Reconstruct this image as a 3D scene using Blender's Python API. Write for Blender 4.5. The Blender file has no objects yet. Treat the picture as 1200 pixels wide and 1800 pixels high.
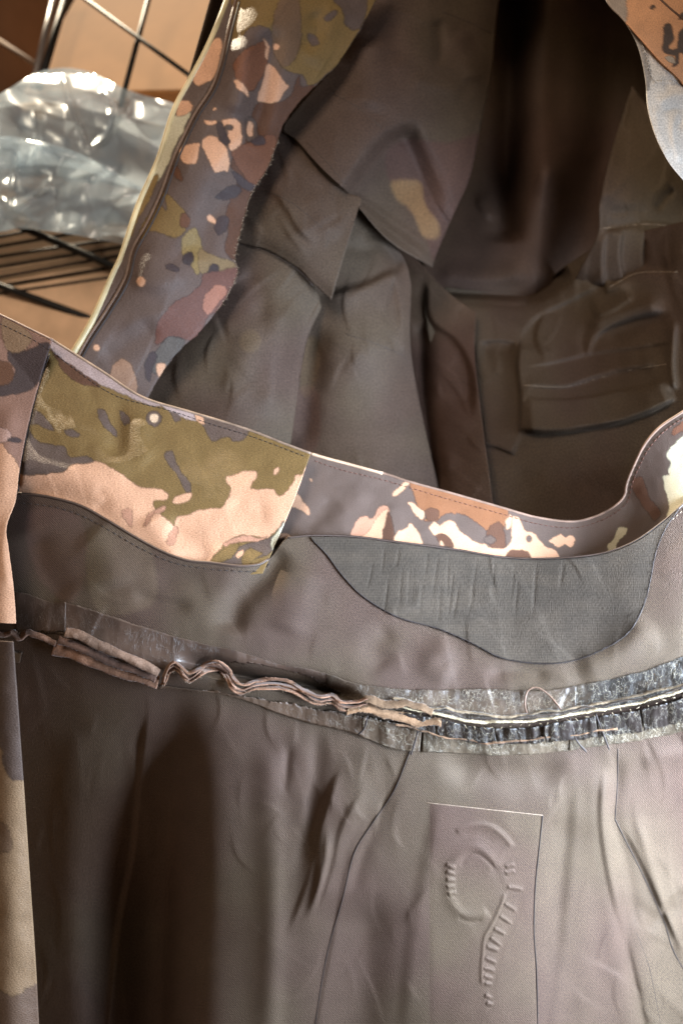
import bpy, math, random
import numpy as np
from mathutils import Vector

rnd = random.Random(7)
nr = np.random.default_rng(11)
scene = bpy.context.scene
col = scene.collection

# ------------------------------------------------------------------ camera, world, lamps, exposure
PITCH = math.radians(25)
CAM = np.array([0.0, 0.0, 1.40])
RX = np.array([1.0, 0, 0])
FW = np.array([0, math.cos(PITCH), -math.sin(PITCH)])
UP = np.array([0, math.sin(PITCH), math.cos(PITCH)])
FPX = 1200.0

def cs(x, y, z):
    """right, up, forward (metres, measured from where the camera stands) -> world"""
    return CAM + x * RX + y * UP + z * FW

cam_d = bpy.data.cameras.new('camera')
cam = bpy.data.objects.new('camera', cam_d)
col.objects.link(cam)
cam.location = CAM
cam.rotation_euler = (math.pi / 2 - PITCH, 0, 0)
cam_d.sensor_fit = 'VERTICAL'
cam_d.sensor_height = 36
cam_d.lens = 24
cam_d.clip_start = 0.02
cam_d.clip_end = 60
cam_d.dof.use_dof = True
cam_d.dof.focus_distance = 0.545
cam_d.dof.aperture_fstop = 3.4
scene.camera = cam

world = bpy.data.worlds.new('World')
scene.world = world
world.use_nodes = True
bg = world.node_tree.nodes['Background']
bg.inputs[0].default_value = (1.0, 0.80, 0.65, 1)
bg.inputs[1].default_value = 0.04

def lamp(name, kind, loc, target, power, color, size=1.0, size_y=None, angle=None):
    d = bpy.data.lights.new(name, kind)
    d.energy = power
    d.color = color
    if kind == 'AREA':
        d.shape = 'RECTANGLE'
        d.size = size
        d.size_y = size_y or size
    if angle is not None:
        d.angle = math.radians(angle)
    o = bpy.data.objects.new(name, d)
    col.objects.link(o)
    o.location = loc
    o.rotation_euler = (Vector(target) - Vector(loc)).to_track_quat('-Z', 'Y').to_euler()
    return o

# window daylight from the right and above, low warm sun from the upper left behind the jacket
key = lamp('window_light', 'AREA', cs(0.53, -0.16, 0.27), cs(0.26, -0.22, 0.60), 20, (0.68, 0.82, 1.0), 0.32, 0.5)
key.data.spread = math.radians(108)
lamp('room_light', 'AREA', cs(-0.40, 0.78, -0.15), cs(0.02, 0.13, 0.70), 9.5, (1.0, 0.84, 0.68), 0.45, 0.45)
lamp('sunlight', 'SUN', cs(-0.70, 1.74, 1.14), cs(0, 0, 0.6), 12.0, (1.0, 0.84, 0.62), angle=1.0)

scene.view_settings.view_transform = 'Standard'
scene.view_settings.look = 'None'
scene.view_settings.exposure = 0.0
scene.view_settings.gamma = 1.0
scene.cycles.max_bounces = 8
scene.cycles.transparent_max_bounces = 12

# ------------------------------------------------------------------ small maths
def lin(r, g, b):
    c = np.array([r, g, b], float) / 255
    return np.where(c <= 0.04045, c / 12.92, ((c + 0.055) / 1.055) ** 2.4)

def crv(pts, n):
    """smooth curve through pts, n samples evenly spaced along it"""
    p = np.array(pts, float)
    if len(p) > 2:
        q = np.vstack([2 * p[0] - p[1], p, 2 * p[-1] - p[-2]])
        out = []
        m = 14
        for i in range(1, len(q) - 2):
            t = np.linspace(0, 1, m, endpoint=False)[:, None]
            a, b, c, d = q[i - 1], q[i], q[i + 1], q[i + 2]
            out.append(0.5 * (2 * b + (c - a) * t + (2 * a - 5 * b + 4 * c - d) * t ** 2 + (3 * b - a - 3 * c + d) * t ** 3))
        out.append(p[-1:])
        p = np.vstack(out)
    s = np.r_[0, np.cumsum(np.hypot(*(np.diff(p[:, :2], axis=0).T)))]
    x = np.linspace(0, s[-1], n)
    return np.stack([np.interp(x, s, p[:, k]) for k in range(p.shape[1])], 1)

def vnoise(u, v, seed=0):
    r = np.random.default_rng(seed)
    tab = r.random((256, 256))
    iu, iv = np.floor(u).astype(int), np.floor(v).astype(int)
    fu, fv = u - iu, v - iv
    fu = fu * fu * (3 - 2 * fu); fv = fv * fv * (3 - 2 * fv)
    g = lambda a, b: tab[a % 256, b % 256]
    return (g(iu, iv) * (1 - fu) + g(iu + 1, iv) * fu) * (1 - fv) + (g(iu, iv + 1) * (1 - fu) + g(iu + 1, iv + 1) * fu) * fv

def fbm(u, v, scale, octv=4, seed=0):
    out = 0; a = 0.5; tot = 0
    for k in range(octv):
        out = out + a * vnoise(u / scale + 17.3 * k, v / scale - 9.1 * k, seed + k)
        tot += a; a *= 0.5; scale /= 2.03
    return out / tot * 2 - 1          # -1..1

def sstep(x):
    x = np.clip(x, 0, 1)
    return x * x * (3 - 2 * x)

def polydist(u, v, pts):
    """signed distance to a polyline (positive on the right hand walking along it) and 0..1 place along it"""
    p = np.array(pts, float)
    best = np.full(u.shape, 1e9); sg = np.zeros(u.shape); tt = np.zeros(u.shape)
    L = np.hypot(*(np.diff(p, axis=0).T)); acc = np.r_[0, np.cumsum(L)]
    for i in range(len(p) - 1):
        ax, ay = p[i]; tx, ty = (p[i + 1] - p[i]) / max(L[i], 1e-6)
        du, dv = u - ax, v - ay
        k = np.clip(du * tx + dv * ty, 0, L[i])
        dist = np.hypot(du - k * tx, dv - k * ty)
        m = dist < best
        best = np.where(m, dist, best)
        sg = np.where(m, np.sign(tx * dv - ty * du), sg)
        tt = np.where(m, (acc[i] + k) / acc[-1], tt)
    return best, sg, tt

def relief(u, v, items):
    """sum of folds (metres towards the viewer).
       ('r', pts, wl, wr, h, taper)        soft ridge, widths left / right of the walk
       ('s', pts, w, reach, h, taper)      sharp pleat: right hand side stands up by h and sinks back over reach"""
    out = np.zeros(u.shape)
    for it in items:
        kind, pts, w1, w2, h, tp = it
        p = crv(pts, max(8, 4 * len(pts))) if len(pts) > 2 else np.array(pts, float)
        R = 4.2 * max(w1, w2) if kind == 'r' else 4 * max(w1, w2)
        m = (u > p[:, 0].min() - R) & (u < p[:, 0].max() + R) & (v > p[:, 1].min() - R) & (v < p[:, 1].max() + R)
        if not m.any():
            continue
        uu, vv = u[m], v[m]
        d, s, t = polydist(uu, vv, p)
        ta = np.ones_like(t)
        if tp > 0:
            ta = sstep(np.minimum(t, 1 - t) / tp)
        if kind == 'r':
            Lp = np.hypot(*(np.diff(p, axis=0).T)).sum()
            if max(w1, w2) > 6: h = h * (.08 + .92 * min(1, Lp / 300))
            w = np.where(s < 0, w1, w2)
            mixg = 1.0 if max(w1, w2) > 17 else 0.5
            f = mixg * np.exp(-(d / w) ** 2) + (1 - mixg) * np.exp(-(np.sqrt(d * d + (.25 * w) ** 2) - .25 * w) / (w * .7))
        else:
            sd = d * s
            f = sstep(sd / w1 * 0.5 + 0.5) * np.exp(-(np.maximum(sd, 0) / w2) ** 1.5)
        out[m] += h * f * ta
    return out

def wrinkle(u, v, ang, length, width, seed, sharp=0.16):
    """drapery creases running at angle ang (degrees, 0 = across, 90 = down): steep on one side, soft on the other"""
    a = math.radians(ang)
    s_ = u * math.cos(a) + v * math.sin(a); t_ = -u * math.sin(a) + v * math.cos(a)
    ph = t_ / (width * 3.2) + 1.1 * fbm(s_ * .35 / length * 100, t_ / length * 100, 100, 2, seed)
    f = ph % 1; k = np.floor(ph)
    amp = np.sin(k * 12.9898 + seed) * 43758.5453 % 1
    mask = sstep(fbm(s_ + 300 * amp, t_ * .6 + 90 * k, length * 1.1, 2, seed + 9) * 2.2 + .1)
    return sstep(f / sharp) * (1 - f) ** 1.6 * mask * (.4 + .6 * amp)

def creases(n, box, ang, spread, seed, h=.0007, length=(40, 120)):
    """many fine creases: short, slightly curved, one side steep"""
    q = random.Random(seed); out = []
    for _ in range(n):
        x, y = q.uniform(box[0], box[2]), q.uniform(box[1], box[3])
        a = math.radians(ang + q.gauss(0, spread)); l = q.uniform(*length)
        b = q.uniform(-.18, .18) * l
        if 740 < x < 960 and y > 1400: continue
        ca, sa = math.cos(a), math.sin(a)
        p = [(x - ca * l / 2, y - sa * l / 2), (x - sa * b, y + ca * b), (x + ca * l / 2, y + sa * l / 2)]
        if q.random() < .5: p = p[::-1]
        out.append(('s', p, q.uniform(2.2, 5), q.uniform(10, 26), h * q.uniform(.4, 1.3), .45))
    return out

def rbf(ctrl):
    c = np.array(ctrl, float)
    P = c[:, :2] / 600
    r = np.linalg.norm(P[:, None] - P[None], axis=2)
    K = np.where(r > 0, r * r * np.log(r + 1e-9), 0)
    n = len(c)
    A = np.zeros((n + 3, n + 3)); A[:n, :n] = K + 1e-3 * np.eye(n)
    A[:n, n] = 1; A[:n, n + 1:] = P; A[n, :n] = 1; A[n + 1:, :n] = P.T
    w = np.linalg.solve(A, np.r_[c[:, 2], 0, 0, 0])
    def f(u, v):
        u = np.asarray(u, float) / 600; v = np.asarray(v, float) / 600
        o = w[n] + w[n + 1] * u + w[n + 2] * v
        for i in range(n):
            r2 = (u - P[i, 0]) ** 2 + (v - P[i, 1]) ** 2
            o = o + w[i] * 0.5 * r2 * np.log(r2 + 1e-12)
        return o
    return f

def world_pts(u, v, d):
    x = (u - 600) / FPX * d; y = -(v - 900) / FPX * d
    return CAM + x[..., None] * RX + y[..., None] * UP + d[..., None] * FW

def inside(u, v, poly):
    p = np.array(poly, float)
    c = np.zeros(u.shape, bool)
    j = len(p) - 1
    for i in range(len(p)):
        yi, yj = p[i, 1], p[j, 1]
        if yi != yj:
            m = (yi > v) != (yj > v)
            x = (p[j, 0] - p[i, 0]) * (v - yi) / (yj - yi) + p[i, 0]
            c ^= m & (u < x)
        j = i
    return c

def smooth_poly(pts):
    p = np.array(pts, float)
    n = len(p); out = []
    for i in range(n):
        a, b, c, d = p[i - 1], p[i], p[(i + 1) % n], p[(i + 2) % n]
        for t in np.linspace(0, 1, 6, endpoint=False):
            out.append(0.5 * (2 * b + (c - a) * t + (2 * a - 5 * b + 4 * c - d) * t * t + (3 * b - a - 3 * c + d) * t ** 3))
    return np.array(out)

def dot(x, y, r, k=1.0):
    return [(x + r * math.cos(a) * k, y + r * math.sin(a)) for a in np.linspace(0, 2 * math.pi, 8, endpoint=False)]

def printed(u, v, base, blots, warp=2.5, soft=1.1, edge=0.45, seed=3):
    """flat camouflage print: base colour and a list of (colour, outline)"""
    wu = u + warp * fbm(u, v, 22, 3, seed) + 1.6 * fbm(u, v, 7, 2, seed + 3); wv = v + warp * fbm(u, v, 22, 3, seed + 9) + 1.6 * fbm(u, v, 7, 2, seed + 5)
    c = np.tile(base, u.shape + (1,)).astype(float)
    for colr, pts in blots:
        p = smooth_poly(pts)
        m = (u > p[:, 0].min() - 12) & (u < p[:, 0].max() + 12) & (v > p[:, 1].min() - 12) & (v < p[:, 1].max() + 12)
        if not m.any():
            continue
        a = np.zeros(m.sum())
        offs = ((0, 0), (soft, 0), (-soft, 0), (0, soft), (0, -soft))
        for ox, oy in offs:
            a += inside(wu[m] + ox, wv[m] + oy, p)
        a /= len(offs)
        cm = c[m] * (1 - a[:, None]) + np.array(colr) * a[:, None]
        e = 4 * a * (1 - a) * edge
        c[m] = cm * (1 - e[:, None])
    return c

# ------------------------------------------------------------------ materials
def nd(nt, t, **kw):
    n = nt.nodes.new(t)
    for k, x in kw.items():
        if k in n.inputs.keys() if isinstance(k, str) else False:
            n.inputs[k].default_value = x
        else:
            setattr(n, k, x)
    return n

def fabric(name, rough=0.6, spec=0.3, grain=1400, stretch=1.0, bump=0.25, sheen=0.0, vary=0.12, lines=None, fuzz=0.0, transl=0.0):
    m = bpy.data.materials.new(name); m.use_nodes = True
    nt = m.node_tree; L = nt.links.new
    b = nt.nodes['Principled BSDF']
    at = nd(nt, 'ShaderNodeAttribute', attribute_name='print')
    uv = nd(nt, 'ShaderNodeUVMap', uv_map='cloth')
    mp = nd(nt, 'ShaderNodeMapping'); mp.inputs['Scale'].default_value = (1.0, stretch, 1.0)
    L(uv.outputs[0], mp.inputs[0])
    n1 = nd(nt, 'ShaderNodeTexNoise'); n1.inputs['Scale'].default_value = grain; n1.inputs['Detail'].default_value = 2
    L(mp.outputs[0], n1.inputs[0])
    n2 = nd(nt, 'ShaderNodeTexNoise'); n2.inputs['Scale'].default_value = 60; n2.inputs['Detail'].default_value = 5
    L(uv.outputs[0], n2.inputs[0])
    mr = nd(nt, 'ShaderNodeMapRange'); mr.inputs[1].default_value = 0.3; mr.inputs[2].default_value = 0.7
    mr.inputs[3].default_value = 1 - vary; mr.inputs[4].default_value = 1 + vary
    L(n1.outputs[0], mr.inputs[0])
    mr2 = nd(nt, 'ShaderNodeMapRange'); mr2.inputs[1].default_value = 0.3; mr2.inputs[2].default_value = 0.7
    mr2.inputs[3].default_value = 0.92; mr2.inputs[4].default_value = 1.08
    L(n2.outputs[0], mr2.inputs[0])
    mu = nd(nt, 'ShaderNodeMath', operation='MULTIPLY'); L(mr.outputs[0], mu.inputs[0]); L(mr2.outputs[0], mu.inputs[1])
    vm = nd(nt, 'ShaderNodeVectorMath', operation='SCALE'); L(at.outputs[0], vm.inputs[0]); L(mu.outputs[0], vm.inputs['Scale'])
    L(vm.outputs[0], b.inputs['Base Color'])
    bp = nd(nt, 'ShaderNodeBump'); bp.inputs['Strength'].default_value = bump; bp.inputs['Distance'].default_value = 0.0006
    h = n1.outputs[0]
    if lines:
        wv = nd(nt, 'ShaderNodeTexWave', wave_type='BANDS', bands_direction=lines[1])
        wv.inputs['Scale'].default_value = lines[0]; wv.inputs['Distortion'].default_value = 1.2
        wv.inputs['Detail'].default_value = 2; wv.inputs['Detail Scale'].default_value = 2
        L(uv.outputs[0], wv.inputs[0])
        ad = nd(nt, 'ShaderNodeMath', operation='MULTIPLY_ADD'); L(wv.outputs['Fac'], ad.inputs[0]); ad.inputs[1].default_value = 0.25; L(h, ad.inputs[2]); h = ad.outputs[0]
        mx = nd(nt, 'ShaderNodeMapRange'); mx.inputs[3].default_value = 1 - lines[2]; mx.inputs[4].default_value = 1 + lines[2]
        L(wv.outputs['Fac'], mx.inputs[0])
        v2 = nd(nt, 'ShaderNodeVectorMath', operation='SCALE'); L(vm.outputs[0], v2.inputs[0]); L(mx.outputs[0], v2.inputs['Scale'])
        L(v2.outputs[0], b.inputs['Base Color'])
    L(h, bp.inputs['Height']); L(bp.outputs[0], b.inputs['Normal'])
    b.inputs['Roughness'].default_value = rough
    b.inputs['Specular IOR Level'].default_value = spec
    b.inputs['Sheen Weight'].default_value = sheen
    b.inputs['Sheen Roughness'].default_value = 0.4
    return m

def taped(name):
    """laminated tape: glossy film, crazed; the print attribute's alpha says how crazed"""
    m = bpy.data.materials.new(name); m.use_nodes = True
    nt = m.node_tree; L = nt.links.new
    b = nt.nodes['Principled BSDF']
    at = nd(nt, 'ShaderNodeAttribute', attribute_name='print')
    uv = nd(nt, 'ShaderNodeUVMap', uv_map='cloth')
    nz = nd(nt, 'ShaderNodeTexNoise'); nz.inputs['Scale'].default_value = 140; nz.inputs['Detail'].default_value = 4
    L(uv.outputs[0], nz.inputs[0])
    dm = nd(nt, 'ShaderNodeVectorMath', operation='SCALE'); dm.inputs['Scale'].default_value = 0.012
    L(nz.outputs['Color'], dm.inputs[0])
    ad = nd(nt, 'ShaderNodeVectorMath', operation='ADD'); L(uv.outputs[0], ad.inputs[0]); L(dm.outputs[0], ad.inputs[1])
    mp = nd(nt, 'ShaderNodeMapping'); mp.inputs['Scale'].default_value = (1, 0.3, 1); mp.inputs['Rotation'].default_value = (0, 0, 0.25)
    L(ad.outputs[0], mp.inputs[0])
    vo = nd(nt, 'ShaderNodeTexVoronoi', feature='DISTANCE_TO_EDGE'); vo.inputs['Scale'].default_value = 330
    L(mp.outputs[0], vo.inputs[0])
    cr = nd(nt, 'ShaderNodeMapRange'); cr.inputs[1].default_value = 0.0; cr.inputs[2].default_value = 0.05
    cr.inputs[3].default_value = 1; cr.inputs[4].default_value = 0
    L(vo.outputs['Distance'], cr.inputs[0])
    n3 = nd(nt, 'ShaderNodeTexNoise'); n3.inputs['Scale'].default_value = 75; n3.inputs['Detail'].default_value = 6; n3.inputs['Roughness'].default_value = 0.7
    L(uv.outputs[0], n3.inputs[0])
    pk = nd(nt, 'ShaderNodeMapRange'); pk.inputs[1].default_value = 0.42; pk.inputs[2].default_value = 0.62
    L(n3.outputs[0], pk.inputs[0])
    n4 = nd(nt, 'ShaderNodeTexNoise'); n4.inputs['Scale'].default_value = 700; n4.inputs['Detail'].default_value = 3
    L(uv.outputs[0], n4.inputs[0])
    sp = nd(nt, 'ShaderNodeMapRange'); sp.inputs[1].default_value = 0.6; sp.inputs[2].default_value = 0.7
    L(n4.outputs[0], sp.inputs[0])
    a1 = nd(nt, 'ShaderNodeMath', operation='MULTIPLY'); L(cr.outputs[0], a1.inputs[0]); L(pk.outputs[0], a1.inputs[1])
    a2 = nd(nt, 'ShaderNodeMath', operation='MULTIPLY'); L(sp.outputs[0], a2.inputs[0]); L(pk.outputs[0], a2.inputs[1])
    a3 = nd(nt, 'ShaderNodeMath', operation='MAXIMUM'); L(a1.outputs[0], a3.inputs[0]); L(a2.outputs[0], a3.inputs[1])
    a4 = nd(nt, 'ShaderNodeMath', operation='MULTIPLY', use_clamp=True); L(a3.outputs[0], a4.inputs[0]); L(at.outputs['Alpha'], a4.inputs[1])
    mx = nd(nt, 'ShaderNodeMix', data_type='RGBA')
    L(a4.outputs[0], mx.inputs[0]); L(at.outputs[0], mx.inputs[6]); mx.inputs[7].default_value = (*lin(176, 162, 136), 1)
    L(mx.outputs[2], b.inputs['Base Color'])
    rg = nd(nt, 'ShaderNodeMapRange'); rg.inputs[3].default_value = 0.22; rg.inputs[4].default_value = 0.5
    L(n3.outputs[0], rg.inputs[0]); L(rg.outputs[0], b.inputs['Roughness'])
    b.inputs['Specular IOR Level'].default_value = 0.4
    hh = nd(nt, 'ShaderNodeMath', operation='ADD'); L(n3.outputs[0], hh.inputs[0]); L(a1.outputs[0], hh.inputs[1])
    bp = nd(nt, 'ShaderNodeBump'); bp.inputs['Strength'].default_value = 0.55; bp.inputs['Distance'].default_value = 0.0016
    al = nd(nt, 'ShaderNodeMath', operation='MULTIPLY_ADD'); al.inputs[1].default_value = 1.1; al.inputs[2].default_value = 0.45; L(at.outputs['Alpha'], al.inputs[0])
    hm = nd(nt, 'ShaderNodeMath', operation='MULTIPLY'); L(hh.outputs[0], hm.inputs[0]); L(al.outputs[0], hm.inputs[1])
    L(hm.outputs[0], bp.inputs['Height']); L(bp.outputs[0], b.inputs['Normal'])
    return m

def simple(name, rgb, rough=0.6, metal=0.0, spec=0.4, nscale=40, vary=0.15, bump=0.1, dist=0.001):
    m = bpy.data.materials.new(name); m.use_nodes = True
    nt = m.node_tree; L = nt.links.new
    b = nt.nodes['Principled BSDF']
    tc = nd(nt, 'ShaderNodeTexCoord')
    n1 = nd(nt, 'ShaderNodeTexNoise'); n1.inputs['Scale'].default_value = nscale; n1.inputs['Detail'].default_value = 5
    L(tc.outputs['Object'], n1.inputs[0])
    mr = nd(nt, 'ShaderNodeMapRange'); mr.inputs[1].default_value = 0.3; mr.inputs[2].default_value = 0.7
    mr.inputs[3].default_value = 1 - vary; mr.inputs[4].default_value = 1 + vary
    L(n1.outputs[0], mr.inputs[0])
    vm = nd(nt, 'ShaderNodeVectorMath', operation='SCALE'); vm.inputs[0].default_value = tuple(rgb); L(mr.outputs[0], vm.inputs['Scale'])
    L(vm.outputs[0], b.inputs['Base Color'])
    bp = nd(nt, 'ShaderNodeBump'); bp.inputs['Strength'].default_value = bump; bp.inputs['Distance'].default_value = dist
    L(n1.outputs[0], bp.inputs['Height']); L(bp.outputs[0], b.inputs['Normal'])
    b.inputs['Roughness'].default_value = rough; b.inputs['Metallic'].default_value = metal
    b.inputs['Specular IOR Level'].default_value = spec
    return m

def polythene(name):
    m = bpy.data.materials.new(name); m.use_nodes = True
    nt = m.node_tree; L = nt.links.new
    nt.nodes.remove(nt.nodes['Principled BSDF'])
    out = nt.nodes['Material Output']
    tr = nd(nt, 'ShaderNodeBsdfTransparent'); tr.inputs[0].default_value = (0.93, 0.95, 0.96, 1)
    gl = nd(nt, 'ShaderNodeBsdfGlossy'); gl.inputs['Color'].default_value = (0.95, 0.97, 1, 1); gl.inputs['Roughness'].default_value = 0.24
    tl = nd(nt, 'ShaderNodeBsdfTranslucent'); tl.inputs[0].default_value = (0.7, 0.82, 0.92, 1)
    df = nd(nt, 'ShaderNodeBsdfDiffuse'); df.inputs[0].default_value = (0.66, 0.82, 0.95, 1)
    tc = nd(nt, 'ShaderNodeTexCoord')
    n1 = nd(nt, 'ShaderNodeTexNoise'); n1.inputs['Scale'].default_value = 14; n1.inputs['Detail'].default_value = 2; n1.inputs['Distortion'].default_value = .6
    L(tc.outputs['Object'], n1.inputs[0])
    bp = nd(nt, 'ShaderNodeBump'); bp.inputs['Strength'].default_value = 0.25; bp.inputs['Distance'].default_value = 0.004
    L(n1.outputs[0], bp.inputs['Height'])
    for x in (gl, tl, df):
        L(bp.outputs[0], x.inputs['Normal'])
    m1 = nd(nt, 'ShaderNodeMixShader'); m1.inputs[0].default_value = 0.5; L(tl.outputs[0], m1.inputs[1]); L(df.outputs[0], m1.inputs[2])
    m2 = nd(nt, 'ShaderNodeMixShader'); m2.inputs[0].default_value = 0.36; L(tr.outputs[0], m2.inputs[1]); L(m1.outputs[0], m2.inputs[2])
    fr = nd(nt, 'ShaderNodeLayerWeight'); fr.inputs[0].default_value = 0.35; L(bp.outputs[0], fr.inputs['Normal'])
    fm = nd(nt, 'ShaderNodeMapRange'); fm.inputs[3].default_value = 0.03; fm.inputs[4].default_value = 0.28
    L(fr.outputs['Facing'], fm.inputs[0])
    m3 = nd(nt, 'ShaderNodeMixShader'); L(fm.outputs[0], m3.inputs[0]); L(m2.outputs[0], m3.inputs[1]); L(gl.outputs[0], m3.inputs[2])
    L(m3.outputs[0], out.inputs[0])
    return m

LINING = fabric('coated_lining', rough=0.6, spec=0.12, grain=820, bump=0.95, vary=0.34, sheen=0.0, lines=(330, 'DIAGONAL', 0.03))
CAMO = fabric('satin_camouflage', rough=0.5, spec=0.16, grain=560, stretch=3.0, bump=0.9, vary=0.26, sheen=0.0)
MATT = fabric('brushed_camouflage', rough=0.75, spec=0.2, grain=900, bump=0.5, vary=0.16, sheen=0.25, lines=(360, 'Y', 0.12))
KNIT = fabric('ribbed_knit', rough=0.85, spec=0.2, grain=1000, stretch=0.35, bump=0.7, vary=0.24, sheen=0.12, lines=(150, 'Y', 0.075))
TAPE = taped('laminated_seam_tape')
EDGE = fabric('raw_cloth_edge', rough=0.8, spec=0.2, grain=700, bump=0.6, vary=0.25, sheen=0.1)
THREAD = simple('dark_thread', lin(38, 30, 28), 0.7, nscale=900)
SEAMT = simple('brown_thread', lin(56, 45, 39), .7, nscale=900)
PALE = simple('pale_thread', lin(150, 132, 112), 0.7, nscale=900)
PIPE = simple('brown_thread_cord', lin(98, 76, 62), 0.55, nscale=900, vary=0.3, bump=0.5)

# ------------------------------------------------------------------ object helpers
def link(name, me, parent=None, mat=None):
    o = bpy.data.objects.new(name, me)
    col.objects.link(o)
    if mat and me is not None:
        me.materials.append(mat)
    if parent is not None:
        o.parent = parent
        if parent.type == 'EMPTY':
            o.matrix_parent_inverse = parent.matrix_world.inverted()
    return o

def thing(name, label, cat, loc, group=None):
    o = bpy.data.objects.new(name, None)
    col.objects.link(o)
    o.location = loc
    o.empty_display_size = 0.05
    bpy.context.view_layer.update()
    o['label'] = label; o['category'] = cat
    if group: o['group'] = group
    return o

def raw_mesh(name, verts, faces, smooth=True):
    me = bpy.data.meshes.new(name)
    me.from_pydata([tuple(x) for x in verts], [], faces)
    if smooth:
        me.polygons.foreach_set('use_smooth', [True] * len(me.polygons))
    me.update()
    return me

def sheet(name, rows, depth, color, mat, parent, step=4.0, thick=0.0006, jag=None):
    """a piece of cloth: spans smooth curves (picture outline), lies at depth(u, v), printed by color(u, v)"""
    lens = []
    for r in rows:
        p = np.array(r, float); lens.append(np.hypot(*(np.diff(p[:, :2], axis=0).T)).sum())
    ns = int(max(lens) / step) + 2
    C = np.stack([crv(r, ns)[:, :2] for r in rows])
    gap = np.hypot(*(np.diff(C, axis=0).transpose(2, 0, 1))).mean(1)
    nt_ = int(gap.sum() / step) + 2
    tt = np.r_[0, np.cumsum(gap)] / gap.sum()
    T = np.linspace(0, 1, nt_)
    if len(rows) == 2:
        G = C[0][None] * (1 - T)[:, None, None] + C[1][None] * T[:, None, None]
    else:
        Ce = np.concatenate([2 * C[:1] - C[1:2], C, 2 * C[-1:] - C[-2:-1]])
        k = np.clip(np.searchsorted(tt, T, side='right') - 1, 0, len(rows) - 2)
        f = ((T - tt[k]) / (tt[k + 1] - tt[k]))[:, None, None]
        a, b, c, d = Ce[k], Ce[k + 1], Ce[k + 2], Ce[k + 3]
        G = 0.5 * (2 * b + (c - a) * f + (2 * a - 5 * b + 4 * c - d) * f ** 2 + (3 * b - a - 3 * c + d) * f ** 3)
    u, v = G[..., 0], G[..., 1]
    if jag:
        for which, amp in jag:      # fray the first / last row
            i = 0 if which == 'first' else -1
            nsz = amp * (nr.random(ns) - 0.5) + amp * fbm(np.arange(ns) * step, np.zeros(ns), 18, 3, 5)
            v[i] += nsz; u[i] += amp * 0.6 * (nr.random(ns) - 0.5)
    d = depth(u, v)
    X = world_pts(u, v, d)
    nt_, ns = u.shape
    idx = np.arange(nt_ * ns).reshape(nt_, ns)
    area = np.sum((u[:-1, 1:] - u[:-1, :-1]) * (v[1:, :-1] - v[:-1, :-1]) - (v[:-1, 1:] - v[:-1, :-1]) * (u[1:, :-1] - u[:-1, :-1]))
    if area > 0:
        F = np.stack([idx[:-1, :-1], idx[1:, :-1], idx[1:, 1:], idx[:-1, 1:]], -1)
    else:
        F = np.stack([idx[:-1, :-1], idx[:-1, 1:], idx[1:, 1:], idx[1:, :-1]], -1)
    F = F.reshape(-1, 4)
    me = bpy.data.meshes.new(name)
    me.vertices.add(nt_ * ns); me.vertices.foreach_set('co', X.reshape(-1))
    me.loops.add(F.size); me.loops.foreach_set('vertex_index', F.reshape(-1).astype(np.int32))
    me.polygons.add(len(F)); me.polygons.foreach_set('loop_start', np.arange(0, F.size, 4, dtype=np.int32))
    me.polygons.foreach_set('use_smooth', np.ones(len(F), bool))
    me.update(); me.validate()
    uvl = me.uv_layers.new(name='cloth')
    UVv = np.stack([u * 0.55 / 1200, -v * 0.55 / 1200], -1).reshape(-1, 2)
    uvl.data.foreach_set('uv', UVv[F.reshape(-1)].reshape(-1))
    cc = color(u, v)
    if cc.shape[-1] == 3:
        cc = np.concatenate([cc, np.ones(cc.shape[:-1] + (1,))], -1)
    at = me.attributes.new('print', 'FLOAT_COLOR', 'POINT')
    at.data.foreach_set('color', cc.reshape(-1).astype(np.float32))
    o = link(name, me, parent, mat)
    if thick:
        s = o.modifiers.new('thickness', 'SOLIDIFY'); s.thickness = thick; s.offset = -1
    return o

def tube(name, pts3, r, mat, parent, seg=6):
    """round cord along 3-D points"""
    p = np.array(pts3); n = len(p)
    rr = np.full(n, r) if np.isscalar(r) else np.array(r)
    vs, fs = tube_geo(p, rr, seg)
    return link(name, raw_mesh(name, vs, fs), parent, mat)

def tube_geo(p, rr, seg=6, base=0):
    n = len(p)
    t = np.gradient(p, axis=0); t /= np.linalg.norm(t, axis=1)[:, None] + 1e-12
    ref = -FW if abs(np.dot(t[0], FW)) < 0.9 else UP
    a = np.cross(t, ref); a /= np.linalg.norm(a, axis=1)[:, None] + 1e-12
    b = np.cross(t, a)
    ang = np.linspace(0, 2 * math.pi, seg, endpoint=False)
    vs = (p[:, None] + rr[:, None, None] * (np.cos(ang)[None, :, None] * a[:, None] + np.sin(ang)[None, :, None] * b[:, None])).reshape(-1, 3)
    fs = []
    for i in range(n - 1):
        for k in range(seg):
            q = (k + 1) % seg
            fs.append((base + i * seg + k, base + (i + 1) * seg + k, base + (i + 1) * seg + q, base + i * seg + q))
    fs.append(tuple(base + k for k in range(seg)))
    fs.append(tuple(base + (n - 1) * seg + k for k in reversed(range(seg))))
    return vs, fs

def on(pts, depth, off, n=None):
    L = np.hypot(*(np.diff(np.array(pts, float)[:, :2], axis=0).T)).sum()
    c = crv(pts, n or int(L / 6) + 2)
    return c, world_pts(c[:, 0], c[:, 1], depth(c[:, 0], c[:, 1]) - off)

def cord(name, pts, depth, r, mat, parent, off=0.0, wob=0.0):
    c, w = on(pts, depth, off)
    return tube(name, w, r * (1 + wob * (nr.random(len(w)) - 0.5)), mat, parent)

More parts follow.
